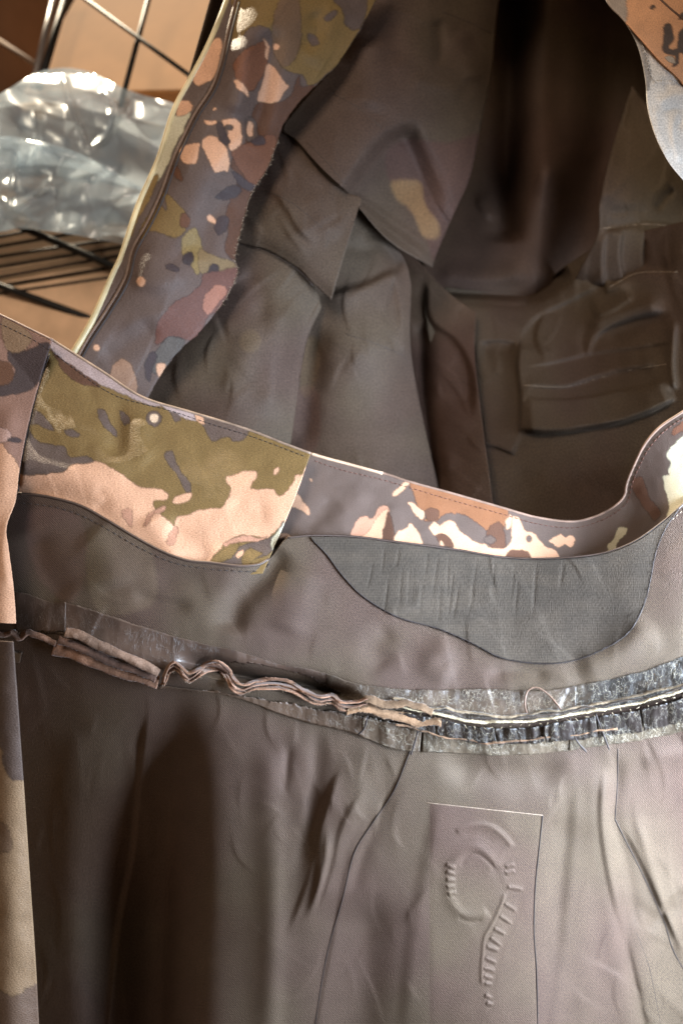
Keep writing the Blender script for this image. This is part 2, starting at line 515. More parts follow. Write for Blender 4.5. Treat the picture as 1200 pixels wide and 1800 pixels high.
def stitches(name, pts, depth, parent, mat=None, pitch=9.0, length=6.5, r=0.00036, off=0.0003):
    L = np.hypot(*(np.diff(np.array(pts, float)[:, :2], axis=0).T)).sum()
    c = crv(pts, int(L * 1.05) + 2)
    V, F = [], []; base = 0; x = 2
    while x + length < len(c) - 1:
        k = np.linspace(x, x + length * (0.9 + 0.2 * rnd.random()), 4)
        uu = np.interp(k, np.arange(len(c)), c[:, 0]); vv = np.interp(k, np.arange(len(c)), c[:, 1])
        d = depth(uu, vv) - off - np.array([-0.0004, 0.0002, 0.0002, -0.0004])
        vs, fs = tube_geo(world_pts(uu, vv, d), np.array([0.6, 1, 1, 0.6]) * r, 5, base)
        V.append(vs); F += fs; base += len(vs)
        x += pitch * (0.93 + 0.14 * rnd.random())
    o = link(name, raw_mesh(name, np.vstack(V), F), parent, mat or THREAD)
    o['kind'] = 'stuff'
    return o

def fray(name, pts, depth, parent, mat, n=90, length=5, off=0.0006):
    """loose thread ends along a raw edge, one part"""
    c = crv(pts, n); V, F = [], []; base = 0
    for i in range(n):
        a = rnd.uniform(0, 2 * math.pi); l = length * rnd.uniform(0.3, 1.2)
        k = np.linspace(0, 1, 4)
        uu = c[i, 0] + l * k * math.cos(a) + 1.5 * k * k * rnd.uniform(-1, 1); vv = c[i, 1] + l * k * math.sin(a)
        d = depth(uu, vv) - off - 0.002 * k * rnd.random()
        vs, fs = tube_geo(world_pts(uu, vv, d), np.array([1, 0.9, 0.7, 0.4]) * 0.00022, 4, base)
        V.append(vs); F += fs; base += len(vs)
    o = link(name, raw_mesh(name, np.vstack(V), F), parent, mat); o['kind'] = 'stuff'
    return o

# print colours
SAND = lin(180, 138, 110); CREAM = lin(178, 170, 146); OLIVE = lin(101, 80, 48); MAUVE = lin(82, 68, 61)
BROWN = lin(82, 55, 41); DARK = lin(58, 48, 48); RUST = lin(100, 65, 48); TANB = lin(160, 118, 96)
LIN_A = lin(71, 60, 49); LIN_B = lin(68, 54, 47)

def lining_color(seed, mixs=110, tint=None, blots=(), k=1.0):
    def f(u, v):
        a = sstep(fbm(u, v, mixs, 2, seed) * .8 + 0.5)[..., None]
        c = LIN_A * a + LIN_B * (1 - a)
        if tint is not None: c = c * np.array(tint)
        for colr, pts, w in blots:      # print showing faintly through the coating
            p = smooth_poly(pts)
            al = np.zeros(u.shape)
            for ox, oy in ((0, 0), (3, 0), (-3, 0), (0, 3), (0, -3), (2, 2), (-2, -2)):
                al += inside(u + ox + 3 * fbm(u, v, 30, 2, 5), v + oy, p)
            al = (al / 7 * w)[..., None]
            c = c * (1 - al) + np.array(colr) * al
        return c * k
    return f

# ------------------------------------------------------------------ room behind
def quad(name, pts, mat, parent=None):
    return link(name, raw_mesh(name, pts, [tuple(range(len(pts)))], False), parent, mat)

def slab(name, mat, kind, x0, x1, y0, y1, z0, z1):
    v = [(x, y, z) for x in (x0, x1) for y in (y0, y1) for z in (z0, z1)]
    f = [(0, 1, 3, 2), (4, 6, 7, 5), (0, 4, 5, 1), (2, 3, 7, 6), (0, 2, 6, 4), (1, 5, 7, 3)]
    o = link(name, raw_mesh(name, v, f, False), None, mat)
    o['kind'] = kind
    return o

slab('floor', simple('concrete_floor', lin(120, 105, 92), 0.8, nscale=3), 'structure', -4, 4, -3, 4, -0.1, 0)
slab('wall', simple('dim_plaster', lin(96, 80, 66), 0.85, nscale=2), 'structure', -4, 4, 3.0, 3.1, 0, 3)

# ------------------------------------------------------------------ carton, wire rack, bags (left, behind the jacket)
BOARD = simple('corrugated_board', lin(178, 132, 88), 0.8, nscale=18, vary=0.06, spec=0.2)
BOARD2 = simple('brown_board', lin(116, 94, 78), 0.85, nscale=18, vary=0.08, spec=0.2)
BLACK = simple('black_wire_coating', lin(28, 25, 23), 0.55, nscale=200, spec=0.25)
RAIL = simple('grey_rail', lin(120, 108, 102), 0.4, nscale=120)
PTAPE = simple('packing_tape', lin(172, 132, 92), 0.3, nscale=60)

def cpx(u, v, d):
    return world_pts(np.array([u], float), np.array([v], float), np.array([d], float))[0]

def vec(x, y, z):
    return x * RX + y * UP + z * FW

def carton(name, label, corner, eh, ev, en, w, h, dpt, mat):
    """box: corner + eh (width) + ev (height, downwards) + en (depth)"""
    t = thing(name, label, 'cardboard box', tuple(corner + ev * h), 'cartons behind the wire rack')
    body = []
    for a in (0, 1):
        for b in (0, 1):
            for c in (0, 1):
                body.append(corner + eh * w * a + ev * h * b + en * dpt * c)
    f = [(0, 1, 3, 2), (4, 6, 7, 5), (0, 4, 5, 1), (2, 3, 7, 6), (0, 2, 6, 4), (1, 5, 7, 3)]
    o = link('carton_body', raw_mesh('carton_body', body, f, False), t, mat)
    bv = o.modifiers.new('soft_edges', 'BEVEL'); bv.width = 0.003; bv.segments = 3
    nrm = -np.cross(eh, ev); nrm = nrm if np.dot(nrm, en) < 0 else -nrm
    p0 = corner + eh * w * 0.46 - ev * 0.0 + nrm * 0.0012
    link('packing_tape', raw_mesh('packing_tape', [p0, p0 + eh * 0.05, p0 + eh * 0.05 + ev * 0.06, p0 + ev * 0.06], [(0, 1, 2, 3)], False), t, PTAPE)
    return t

def ortho(a, b):
    a = a / np.linalg.norm(a); b = b - a * np.dot(a, b); b /= np.linalg.norm(b)
    return a, b, np.cross(a, b)

EV, EH, EN = ortho(vec(-0.27, -0.93, -0.30), vec(0.80, -0.50, -0.40))
if np.dot(EN, FW) < 0: EN = -EN
corner = cpx(96, 62, 1.30) - EV * 0.25
carton('cardboard_box', 'tan cardboard carton standing behind the black wire grid at upper left', corner, EH, EV, EN, 0.36, 0.40, 0.30, BOARD)
c2 = cpx(-8, 80, 1.34) - EV * 0.3
carton('cardboard_box', 'brown carton edge at the far left beyond the tan one', c2 - EH * 0.02 - EN * 0.0 - vec(0.16, 0, 0), EH, EV, EN, 0.14, 0.36, 0.3, BOARD2)

def bar(name, a, b, r, mat, parent, seg=8):
    k = np.linspace(0, 1, 3)[:, None]
    return tube(name, np.array(a) * (1 - k) + np.array(b) * k, r, mat, parent, seg)

grid = thing('wire_grid', 'black wire grid standing against the tan carton', 'wire rack', tuple(cpx(220, 150, 1.27)))
def through(u0, v0, u1, v1, d0, d1, ext=0.25):
    a, b = cpx(u0, v0, d0), cpx(u1, v1, d1)
    return a - (b - a) * ext, b + (b - a) * ext
for (a, r, m_) in (((115, 0, 79, 122, 1.22, 1.17), 0.0062, BLACK), ((261, 0, 222, 148, 1.12, 1.07), 0.0042, BLACK),
                   ((152, 0, 338, 136, 1.15, 1.02), 0.0036, BLACK), ((398, -5, 352, 130, 1.06, 1.02), 0.009, BLACK),
                   ((95, 0, 66, 122, 1.225, 1.175), 0.006, RAIL), ((0, 72, 76, 122, 1.26, 1.18), 0.005, BOARD2)):
    bar('wire' if m_ is BLACK else 'rail', *through(*a), r, m_, grid)

shelf = thing('wire_shelf', 'black wire shelf deck with two thick support rods over brown board', 'shelf', tuple(cpx(100, 520, 1.05)))
for (u0, v0, u1, v1) in ((0, 416, 130, 392), (0, 451, 112, 434), (0, 487, 162, 458), (0, 516, 200, 487), (0, 541, 180, 514), (0, 563, 170, 541), (0, 584, 160, 566), (0, 606, 150, 590), (0, 628, 150, 614), (0, 433, 120, 412), (0, 469, 140, 446), (0, 502, 180, 473), (0, 529, 190, 500), (0, 552, 175, 528)):
    bar('wire', *through(u0, v0, u1, v1, 1.06, 1.06, 2.2), 0.0026, BLACK, shelf)
for (u0, v0, u1, v1) in ((45, 402, 206, 471), (0, 502, 156, 559)):
    bar('support_rod', *through(u0, v0, u1, v1, 1.045, 1.045, 1.6), 0.0058, BLACK, shelf)
deck, dh, dn = ortho(vec(1.0, 0.16, 0.0), vec(0.1, -0.8, -0.25))
if np.dot(dn, FW) < 0: dn = -dn
carton('cardboard_box', 'flat brown carton seen through the bars of the wire shelf', cpx(-160, 330, 1.13), deck, dh, dn, 0.5, 0.42, 0.2, simple('kraft_board', lin(222, 184, 150), 0.75, nscale=30, vary=0.12, spec=0.3))

POLY = polythene('clear_polythene')
BLUR = fabric('folded_garment_cloth', rough=0.7, spec=0.2, grain=700, bump=0.3, vary=0.1)

def bag(name, label, outline_top, outline_bot, dmid, bulge, seed, creases):
    t = thing(name, label, 'plastic bag', tuple(cpx(*np.mean(np.array(outline_bot), 0), dmid)), 'clear plastic bags on the wire shelf')
    def make(nm, sgn, seed2, step):
        rows = [outline_top, [tuple((np.array(a) * 0.67 + np.array(b) * 0.33)) for a, b in zip(outline_top, outline_bot)],
                [tuple((np.array(a) * 0.33 + np.array(b) * 0.67)) for a, b in zip(outline_top, outline_bot)], outline_bot]
        allp = np.array(outline_top + outline_bot)
        cu, cv = allp.mean(0); su, sv = np.ptp(allp[:, 0]) / 2, np.ptp(allp[:, 1]) / 2
        def dep(u, v):
            e = np.clip(1 - (np.abs(u - cu) / su) ** 2.2, 0, 1) * np.clip(1 - (np.abs(v - cv) / sv) ** 2.2, 0, 1)
            cr_ = np.zeros(u.shape); q = np.random.default_rng(seed2)
            uw, vw = u + 14 * fbm(u, v, 90, 2, seed2), v + 14 * fbm(u, v, 90, 2, seed2 + 1)
            for lam in (300, 230, 170, 120, 80, 56):       # crumpled film: flat facets meeting in sharp creases
                th = q.uniform(0, math.pi)
                ph = ((uw * math.cos(th) + vw * math.sin(th)) / lam + q.random()) % 1
                cr_ += lam * .0002 * (np.abs(ph - .5) * 2 - .5) * sstep(fbm(u, v, 130, 2, seed2 + int(lam)) * 2 + .6)
            cz = relief(u, v, creases) if sgn > 0 else 0
            return dmid - sgn * (bulge * np.sqrt(e) + cr_ * (.5 + e)) - cz
        o = sheet(nm, rows, dep, lambda u, v: np.ones(u.shape + (3,)) * 0.5, POLY, t, step=step, thick=0)
        return o
    make('film_front', 1, seed, 3.2); make('film_back', -1, seed + 20, 5)
    return t

def folded(name, label, top, bot, d, seed):
    def dep(u, v):
        return d + 0.010 * fbm(u, v * 1.6, 70, 3, seed)
    def colr(u, v):
        a = sstep(fbm(u, v, 50, 3, seed) * 3 + 0.5)[..., None]
        b = sstep(fbm(u + 300, v, 60, 3, seed + 2) * 4 - 0.6)[..., None]
        c = lin(126, 104, 90) * a + lin(92, 82, 84) * (1 - a)
        return c * (1 - b) + lin(196, 164, 128) * b
    o = sheet(name, [top, bot], dep, colr, BLUR, None, step=5, thick=0.02)
    o['label'] = label; o['category'] = 'folded clothes'; o['group'] = 'folded garments inside the plastic bags'
    return o

bag('plastic_bag', 'upper crumpled clear plastic bag below the tan carton', [(-90, 205), (0, 165), (76, 124), (150, 124), (230, 160), (330, 188), (420, 215)],
    [(-90, 330), (0, 300), (80, 290), (150, 300), (230, 330), (330, 350), (420, 350)], 1.03, 0.05, 31,
    [('r', [(110, 128), (125, 180), (158, 262)], 5, 5, 0.016, 0.1), ('r', [(158, 262), (190, 235), (204, 190), (178, 155)], 5, 5, 0.014, 0.1), ('r', [(60, 190), (62, 240), (50, 290)], 5, 5, 0.01, 0.2)])
bag('plastic_bag', 'lower clear plastic bag with zip edge resting on the wire shelf', [(-90, 262), (0, 240), (60, 248), (120, 262), (190, 295), (250, 330), (330, 350)],
    [(-90, 420), (0, 408), (40, 402), (100, 408), (170, 420), (250, 436), (330, 450)], 0.985, 0.035, 47,
    [('r', [(28, 262), (24, 320), (16, 368)], 4, 4, 0.012, 0.1), ('r', [(16, 368), (60, 345), (84, 325)], 4, 4, 0.012, 0.1), ('r', [(-5, 340), (8, 355), (18, 370)], 3, 3, 0.012, 0.1)])
folded('folded_garment', 'brown folded garment inside the upper plastic bag', [(-60, 205), (60, 180), (170, 195), (330, 230)], [(-60, 320), (60, 300), (170, 318), (330, 350)], 1.04, 61)
folded('folded_garment', 'grey brown folded garment inside the lower plastic bag', [(-60, 345), (60, 330), (150, 345), (300, 380)], [(-60, 400), (60, 392), (150, 404), (300, 435)], 0.995, 73)

# ------------------------------------------------------------------ the jacket
jacket = thing('hooded_jacket', 'camouflage hooded jacket turned open to its dark lining, with peeling seam tape round the neck', 'jacket', tuple(cpx(600, 1800, 0.60)))

# --- depth of the body side: collar lining and back lining
body0 = rbf([(-60, 940, .585), (250, 940, .551), (600, 940, .566), (900, 980, .566), (1260, 880, .532),
             (-60, 1170, .600), (150, 1150, .548), (400, 1190, .536), (650, 1230, .535), (900, 1260, .524), (1260, 1230, .498),
             (-60, 1420, .720), (80, 1420, .672), (230, 1420, .600), (400, 1420, .560), (500, 1440, .557), (800, 1500, .543), (1000, 1500, .549), (1260, 1500, .600),
             (-60, 1880, .760), (80, 1880, .710), (220, 1880, .635), (400, 1880, .590), (650, 1880, .588), (900, 1880, .568), (1260, 1880, .640)])
BODY_F = [
    # back lining: long vertical folds
    ('r', [(130, 1270), (125, 1500), (140, 1880)], 30, 26, .004, .1),
    ('r', [(306, 1180), (302, 1330), (292, 1500), (280, 1880), (270, 2600)], 42, 96, -.11, .30),
    ('s', [(258, 1250), (246, 1350), (232, 1500), (205, 1640), (180, 1880)], 5, 60, -.008, .1),
    ('r', [(470, 1300), (478, 1560), (470, 1880)], 22, 26, .004, .1),
    ('r', [(560, 1260), (556, 1350), (548, 1420), (520, 1560)], 18, 14, -.003, .25),
    ('s', [(520, 1640), (556, 1560), (558, 1470), (586, 1380), (602, 1330)], 6, 30, .0028, .3),
    ('r', [(575, 1450), (570, 1520), (540, 1620)], 8, 8, .005, .3),
    ('s', [(545, 1860), (590, 1620), (620, 1500), (690, 1390), (735, 1270)], 4, 50, .0012, .1),
    ('r', [(640, 1330), (620, 1420), (560, 1530)], 22, 30, .004, .3),
    ('r', [(700, 1360), (640, 1500), (610, 1600)], 14, 16, -.002, .25),
    ('r', [(510, 1300), (505, 1340), (500, 1400)], 9, 9, -.006, .3),
    ('r', [(640, 1560), (640, 1700), (620, 1880)], 40, 70, -.007, .2),
    ('r', [(760, 1340), (900, 1360), (1010, 1345)], 26, 30, -.007, .25),
    ('r', [(1085, 1318), (1082, 1390), (1078, 1440), (1100, 1520), (1120, 1640)], 14, 12, -.004, .15),
    ('r', [(1055, 1340), (1052, 1440), (1070, 1560), (1090, 1700), (1120, 1880)], 18, 24, .004, .1),
    ('r', [(1115, 1420), (1145, 1530), (1185, 1640), (1210, 1720)], 9, 11, .005, .2),
    ('r', [(1130, 1640), (1160, 1610), (1200, 1590)], 12, 14, -.008, .2),
    ('r', [(1090, 1560), (1110, 1700), (1150, 1860)], 14, 12, -.005, .2),
    ('r', [(1125, 1350), (1170, 1330), (1240, 1330)], 16, 18, .006, .2),
    ('r', [(1000, 1430), (985, 1600), (1000, 1860)], 36, 30, -.004, .1),
    ('s', [(1225, 1720), (1172, 1620), (1132, 1530), (1092, 1450)], 5, 46, .0035, .15), ('s', [(1150, 1880), (1112, 1700), (1072, 1560), (1054, 1440), (1060, 1340)], 7, 60, .0045, .12),
    ('s', [(500, 1650), (540, 1545), (558, 1450), (592, 1352)], 5, 34, .0028, .2), ('s', [(556, 1610), (584, 1520), (600, 1450), (640, 1380)], 5, 30, .002, .2), ('s', [(1240, 1560), (1190, 1570), (1150, 1620)], 6, 40, .004, .2),
    ('s', [(960, 1860), (985, 1650), (1000, 1480), (1010, 1360)], 12, 70, .003, .15), ('s', [(700, 1860), (722, 1640), (748, 1500), (770, 1380)], 14, 80, .002, .2), ('s', [(470, 1860), (472, 1640), (480, 1480), (500, 1320)], 18, 60, .0012, .25),
    # collar lining
    ('r', [(60, 930), (75, 1000), (120, 1060)], 30, 34, -.008, .2),
    ('r', [(150, 930), (185, 975), (200, 1040)], 34, 40, .009, .2),
    ('r', [(225, 1045), (290, 1060), (345, 1070)], 14, 16, -.006, .3),
    ('r', [(260, 1020), (330, 1020), (400, 1045)], 26, 22, -.004, .3),
    ('r', [(500, 960), (470, 1010), (420, 1060), (405, 1120)], 22, 30, -.010, .15),
    ('r', [(540, 990), (520, 1060), (500, 1120)], 30, 40, .007, .2),
    ('r', [(690, 1100), (660, 1140), (680, 1180)], 20, 24, -.006, .25),
    ('r', [(800, 1130), (760, 1165), (800, 1195)], 26, 24, .008, .25),
    ('r', [(850, 1185), (920, 1180), (970, 1195)], 14, 14, -.006, .25),
    ('r', [(1010, 1180), (1080, 1150), (1150, 1090)], 26, 30, .006, .2),
    ('r', [(300, 1160), (340, 1168), (400, 1184), (450, 1194), (520, 1202), (580, 1217), (650, 1234)], 16, 7, -.034, .25),
    # neck seam stands proud
    ('r', [(-60, 1110), (110, 1120), (280, 1175), (420, 1200), (600, 1235), (740, 1255), (900, 1268), (1050, 1252), (1260, 1205)], 26, 30, .006, 0),
]
BODY_F += creases(70, (40, 1220, 1240, 1500), 85, 22, 401, .0008) + creases(70, (430, 1330, 1240, 1800), 100, 30, 403, .0007, (50, 180)) + creases(36, (60, 1000, 1240, 1200), 60, 40, 405, .0007) + creases(30, (60, 1300, 260, 1800), 92, 8, 407, .0006, (80, 220)) + creases(16, (1040, 1330, 1240, 1800), 62, 14, 409, .0018, (90, 240))
def D_body(u, v):
    return body0(u, v) - relief(u, v, BODY_F) - 0.0002 * fbm(u, v, 60, 4, 21) - 0.0010 * fbm(u * 1.6, v * 0.4, 130, 3, 23) \
        - .0012 * wrinkle(u, v, 82, 150, 22, 25) * np.exp(-((v - 1250) / 170.0) ** 2) - .0005 * wrinkle(u, v, 62, 170, 26, 27)
def off(f, o):
    return lambda u, v: f(u, v) - o

SEAM_TOP = [(-80, 1112), (0, 1118), (40, 1112), (115, 1112), (180, 1140), (260, 1170), (320, 1178), (400, 1195), (520, 1212), (640, 1238), (740, 1252), (850, 1268), (930, 1266), (1000, 1256), (1080, 1245), (1150, 1230), (1210, 1210), (1290, 1190), (1620, 1090)]
back_blots = []
back = sheet('back_lining', [SEAM_TOP, [(-80, 1420), (300, 1430), (700, 1430), (1290, 1420), (1620, 1420)], [(-80, 1900), (300, 1900), (700, 1900), (1290, 1900), (1620, 1900)]],
             D_body, lining_color(41, 150, blots=back_blots), LINING, jacket, step=3.4)

COL_BOT = [(-80, 1116), (0, 1122), (40, 1116), (115, 1116), (180, 1144), (260, 1174), (320, 1182), (400, 1199), (520, 1216), (640, 1242), (740, 1256), (850, 1272), (930, 1270), (1000, 1260), (1080, 1249), (1150, 1234), (1210, 1214), (1290, 1194), (1620, 1094)]
COL_TOP = [(-80, 866), (35, 866), (80, 872), (140, 888), (190, 915), (240, 945), (290, 971), (330, 985), (370, 989), (420, 995), (470, 984), (505, 945), (550, 941), (620, 943), (700, 953), (800, 966), (880, 979), (960, 982), (1050, 974), (1110, 954), (1160, 920), (1200, 886), (1290, 800), (1620, 700)]
collar = sheet('collar_lining', [COL_TOP, COL_BOT], off(D_body, .0006), lining_color(52, 120, blots=[(lin(96, 74, 70), [(50, 900), (140, 910), (150, 1010), (120, 1060), (60, 1000)], .3), (lin(122, 108, 86), [(160, 930), (260, 960), (270, 1060), (170, 1070)], .15)]), LINING, jacket, step=3.2)
# rolled hem of the pocket mouth and its stitching
HEM = [(33, 867), (80, 872), (140, 888), (190, 915), (240, 945), (290, 971), (330, 985), (370, 989), (420, 995), (455, 992), (473, 982)]
D_col = off(D_body, .0006)
cord('pocket_hem', HEM, D_col, .0011, simple('lining_roll', LIN_B, .5, nscale=300), collar, .0004)
stitches('stitching', [(35, 884), (90, 890), (140, 905), (190, 931), (240, 960), (290, 984), (335, 996), (400, 1003), (455, 1003), (480, 985)], D_col, collar, pitch=13, length=9)

# --- camouflage facing at the left, tucked into the pocket mouth
face0 = rbf([(30, 870, .5535), (140, 890, .5525), (240, 948, .552), (330, 988, .552), (420, 998, .555), (470, 988, .560), (0, 560, .600), (180, 650, .598), (330, 725, .596), (440, 758, .594), (545, 800, .588), (500, 920, .565), (250, 820, .572), (-60, 900, .545), (-60, 540, .60)])
FACE_F = [
    ('r', [(150, 665), (165, 705), (180, 735)], 16, 16, -.006, .3), ('r', [(215, 690), (205, 760), (205, 815)], 18, 22, -.007, .25),
    ('r', [(60, 700), (110, 690), (150, 690)], 12, 16, -.002, .3), ('r', [(90, 740), (170, 760), (190, 800), (240, 830)], 22, 28, .004, .25),
    ('r', [(250, 725), (245, 780), (270, 815)], 20, 26, .007, .25), ('r', [(40, 760), (90, 790), (140, 800)], 18, 18, -.005, .3),
    ('r', [(290, 920), (345, 960), (360, 1000)], 20, 20, -.006, .2), ('r', [(260, 900), (290, 950), (310, 990)], 22, 22, .007, .2),
    ('r', [(170, 850), (185, 880), (160, 900)], 14, 14, -.004, .3), ('r', [(400, 880), (440, 900), (480, 900)], 20, 20, -.004, .3),
    ('r', [(86, 625), (60, 700), (42, 780), (32, 860)], 5, 5, -.003, .05),
]
HEMC = crv([(-80, 862), (33, 867), (80, 872), (140, 888), (190, 915), (240, 945), (290, 971), (330, 985), (370, 989), (420, 995), (455, 992), (473, 982), (560, 950)], 300)
def D_face(u, v):
    k = sstep((v - np.interp(u, HEMC[:, 0], HEMC[:, 1]) + 60) / 60)
    b = face0(u, v)
    b = b * (1 - k) + (body0(u, v) - relief(u, v, [f_ for f_ in BODY_F if f_[1][0] == (-60, 1110)]) + .0035) * k
    return b - relief(u, v, FACE_F) - .0007 * fbm(u, v, 50, 3, 33) - .0005 * wrinkle(u, v, 60, 120, 20, 35)
F_TOP = [(90, 596), (180, 653), (250, 698), (330, 723), (430, 753), (500, 780), (546, 797)]
F_BOT = [(24, 905), (120, 905), (190, 940), (250, 975), (320, 1004), (400, 1012), (462, 1008)]
F_MID = [(50, 745), (150, 765), (230, 800), (330, 850), (420, 880), (515, 884)]
fblots = [
    (MAUVE, [(35, 838), (56, 838), (86, 831), (114, 829), (126, 817), (149, 815), (165, 811), (152, 802), (124, 803), (114, 786), (93, 782), (70, 776), (52, 757), (42, 745), (36, 780)]),
    (MAUVE, [(48, 730), (60, 722), (80, 733), (96, 755), (86, 756), (79, 752), (65, 745), (44, 748)]),
    (SAND, [(20, 840), (56, 838), (86, 831), (114, 829), (126, 817), (149, 815), (165, 811), (190, 818), (220, 838), (250, 857), (280, 860), (295, 868), (292, 878), (275, 881), (272, 890), (284, 906), (300, 916), (308, 924),
            (310, 911), (330, 905), (350, 898), (375, 892), (392, 889), (403, 870), (406, 858), (397, 848), (399, 839), (415, 835), (430, 828), (450, 830), (453, 837), (445, 850), (444, 860), (480, 860), (489, 872), (504, 865), (515, 850), (520, 835), (530, 833), (538, 818), (556, 800), (545, 850), (530, 880), (510, 925),
            (488, 928), (480, 936), (468, 946), (440, 942), (424, 941), (402, 950), (388, 962), (376, 977), (366, 992), (340, 1020), (240, 1015), (100, 960), (10, 940)]),
    (TANB, [(213, 900), (222, 893), (232, 896), (234, 912), (230, 926), (222, 916)]), (TANB, [(254, 926), (260, 908), (276, 895), (292, 890), (288, 899), (272, 905), (262, 920)]), (TANB, [(294, 957), (299, 938), (309, 925), (314, 933), (307, 955)]),
    (MAUVE, [(170, 722), (183, 721), (190, 735), (193, 745), (205, 759), (203, 769), (190, 758), (178, 743)]), (MAUVE, [(210, 722), (224, 731), (229, 743), (220, 747), (213, 737)]), (MAUVE, [(114, 757), (126, 755), (140, 764), (131, 770), (117, 765)]),
    (BROWN * .8, [(89, 612), (100, 630), (108, 645), (120, 660), (138, 674), (154, 679), (178, 680), (160, 664), (145, 655), (112, 629)]),
    (lin(140, 122, 118), [(80, 585), (180, 640), (250, 685), (295, 705), (278, 714), (240, 703), (175, 674), (100, 622)]),
    (lin(150, 132, 128), [(275, 700), (350, 722), (345, 738), (300, 725)]),
    (MAUVE, [(344, 722), (435, 745), (432, 768), (412, 776), (397, 768), (376, 776), (366, 766), (360, 750)]),
    (MAUVE, [(290, 797), (304, 793), (311, 813), (320, 830), (335, 850), (336, 862), (325, 864), (315, 840), (300, 820), (292, 810)]),
    (MAUVE, dot(270, 736, 14)), (lin(190, 164, 138), dot(271, 735, 8.5)), (MAUVE, [(298, 726), (312, 728), (318, 738), (308, 740)]),
    (SAND, [(304, 878), (322, 867), (336, 865), (336, 873), (325, 882), (308, 885)]), (SAND, [(481, 832), (487, 822), (491, 828), (485, 835)]), (SAND, [(344, 726), (357, 732), (361, 745), (348, 740)]),
    (TANB, [(392, 955), (412, 946), (432, 941), (455, 947), (470, 942), (455, 953), (425, 953), (400, 962)]),
    (MAUVE, [(372, 1000), (395, 985), (420, 962), (440, 955), (462, 950), (484, 936), (497, 915), (494, 945), (470, 975), (440, 985), (420, 1005)]),
    (OLIVE, [(372, 990), (390, 964), (410, 955), (420, 958), (408, 978), (392, 988)]), (OLIVE, [(425, 985), (432, 968), (448, 966), (460, 974), (445, 985), (432, 998)]), (SAND, [(413, 977), (420, 969), (427, 969), (426, 976), (418, 982)]),
    (CREAM, [(478, 945), (490, 930), (498, 918), (500, 930), (488, 955), (480, 965)]),
]
def face_color(u, v):
    return printed(u, v, OLIVE, fblots)
facing = sheet('collar_facing', [F_TOP, F_MID, F_BOT], D_face, face_color, CAMO, jacket, step=2.0)
stitches('stitching', [(92, 618), (140, 655), (180, 683), (215, 700), (260, 712), (300, 722), (370, 745), (450, 770), (540, 804)], D_face, facing, pitch=10, length=8)
cord('hem_edge', F_TOP, D_face, .0012, simple('hem_fold', lin(128, 108, 92), .55, nscale=90, vary=.35), facing, .0)
cord('seam_groove', [(88, 622), (66, 690), (47, 770), (36, 830), (33, 866)], D_face, .0007, THREAD, facing, -.0002)

# left margin piece
M_L = [(-420, 350), (-420, 600), (-420, 850), (-420, 1080)]
M_R = [(91, 600), (64, 690), (45, 770), (34, 832), (28, 880), (12, 925), (16, 965), (22, 1010), (27, 1060), (29, 1096)]
def D_marg(u, v):
    return np.minimum(face0(u, v), D_body(u, v) + .002) - .004 - .004 * np.exp(-((u - 10) / 22) ** 2) * sstep((v - 860) / 120) - relief(u, v, [('r', [(20, 700), (10, 800), (5, 900)], 22, 22, .005, .2), ('r', [(18, 900), (6, 960), (16, 1040)], 12, 12, .003, .2)])
mblots = [(DARK, [(15, 617), (45, 618), (75, 603), (90, 610), (75, 660), (60, 682), (40, 690), (0, 697), (-20, 690), (0, 678), (20, 672), (28, 650), (15, 632)]),
          (BROWN, [(-20, 640), (12, 635), (26, 655), (18, 672), (-20, 680)]), (lin(120, 98, 78), [(5, 560), (40, 575), (55, 590), (50, 612), (30, 620), (10, 610)]),
          (SAND * .85, [(-60, 740), (0, 775), (10, 790), (30, 812), (36, 835), (30, 880), (18, 925), (30, 960), (40, 1120), (-60, 1120)]), (lin(150, 122, 112), [(-20, 750), (0, 750), (15, 756), (22, 766), (10, 777), (-20, 775)]),
          (DARK, [(16, 772), (30, 768), (38, 772), (34, 778), (20, 777)])]
margin = sheet('front_facing', [M_L, M_R], D_marg, lambda u, v: printed(u, v, lin(116, 88, 76), mblots), CAMO, jacket, step=2.4, jag=[('last', 1.2)])
stitches('stitching', [(-20, 560), (20, 578), (60, 598), (90, 617)], D_marg, margin, pitch=10, length=7)
cord('hem_edge', [(-420, 350), (-200, 460), (0, 553), (50, 577), (93, 598)], D_marg, .0011, simple('hem_fold_dark', lin(120, 96, 86), .55, nscale=90, vary=.35), margin, 0)

# --- camouflage collar band
band0 = rbf([(480, 960, .5695), (550, 944, .5695), (700, 956, .5685), (880, 982, .568), (1050, 977, .5625), (1130, 945, .553), (1200, 888, .540), (1290, 810, .525),
             (545, 800, .605), (670, 832, .604), (800, 870, .602), (940, 910, .596), (1040, 908, .592), (1098, 860, .580), (1130, 780, .565), (1200, 720, .548), (1290, 640, .535), (480, 770, .606)])
BAND_F = [('r', [(590, 870), (560, 910), (530, 940)], 16, 18, -.006, .2), ('r', [(640, 850), (610, 900), (590, 940)], 18, 20, .004, .2), ('r', [(690, 880), (690, 940), (690, 960)], 14, 14, .003, .2), ('r', [(1100, 850), (1110, 900), (1090, 960)], 16, 20, -.004, .15), ('r', [(985, 915), (1000, 950), (1000, 985)], 16, 16, .003, .2)]
def D_band(u, v):
    return band0(u, v) - relief(u, v, BAND_F) - .0009 * fbm(u, v, 45, 3, 37)
B_TOP = [(480, 772), (545, 797), (600, 814), (670, 831), (720, 847), (800, 869), (880, 892), (940, 909), (1000, 917), (1040, 910), (1075, 893), (1096, 873), (1101, 850), (1112, 822), (1132, 782), (1160, 750), (1205, 720), (1290, 660), (1620, 560)]
B_BOT = [(440, 985), (500, 958), (550, 952), (620, 954), (700, 964), (800, 977), (880, 990), (960, 993), (1050, 985), (1115, 962), (1165, 927), (1205, 893), (1290, 806), (1620, 706)]
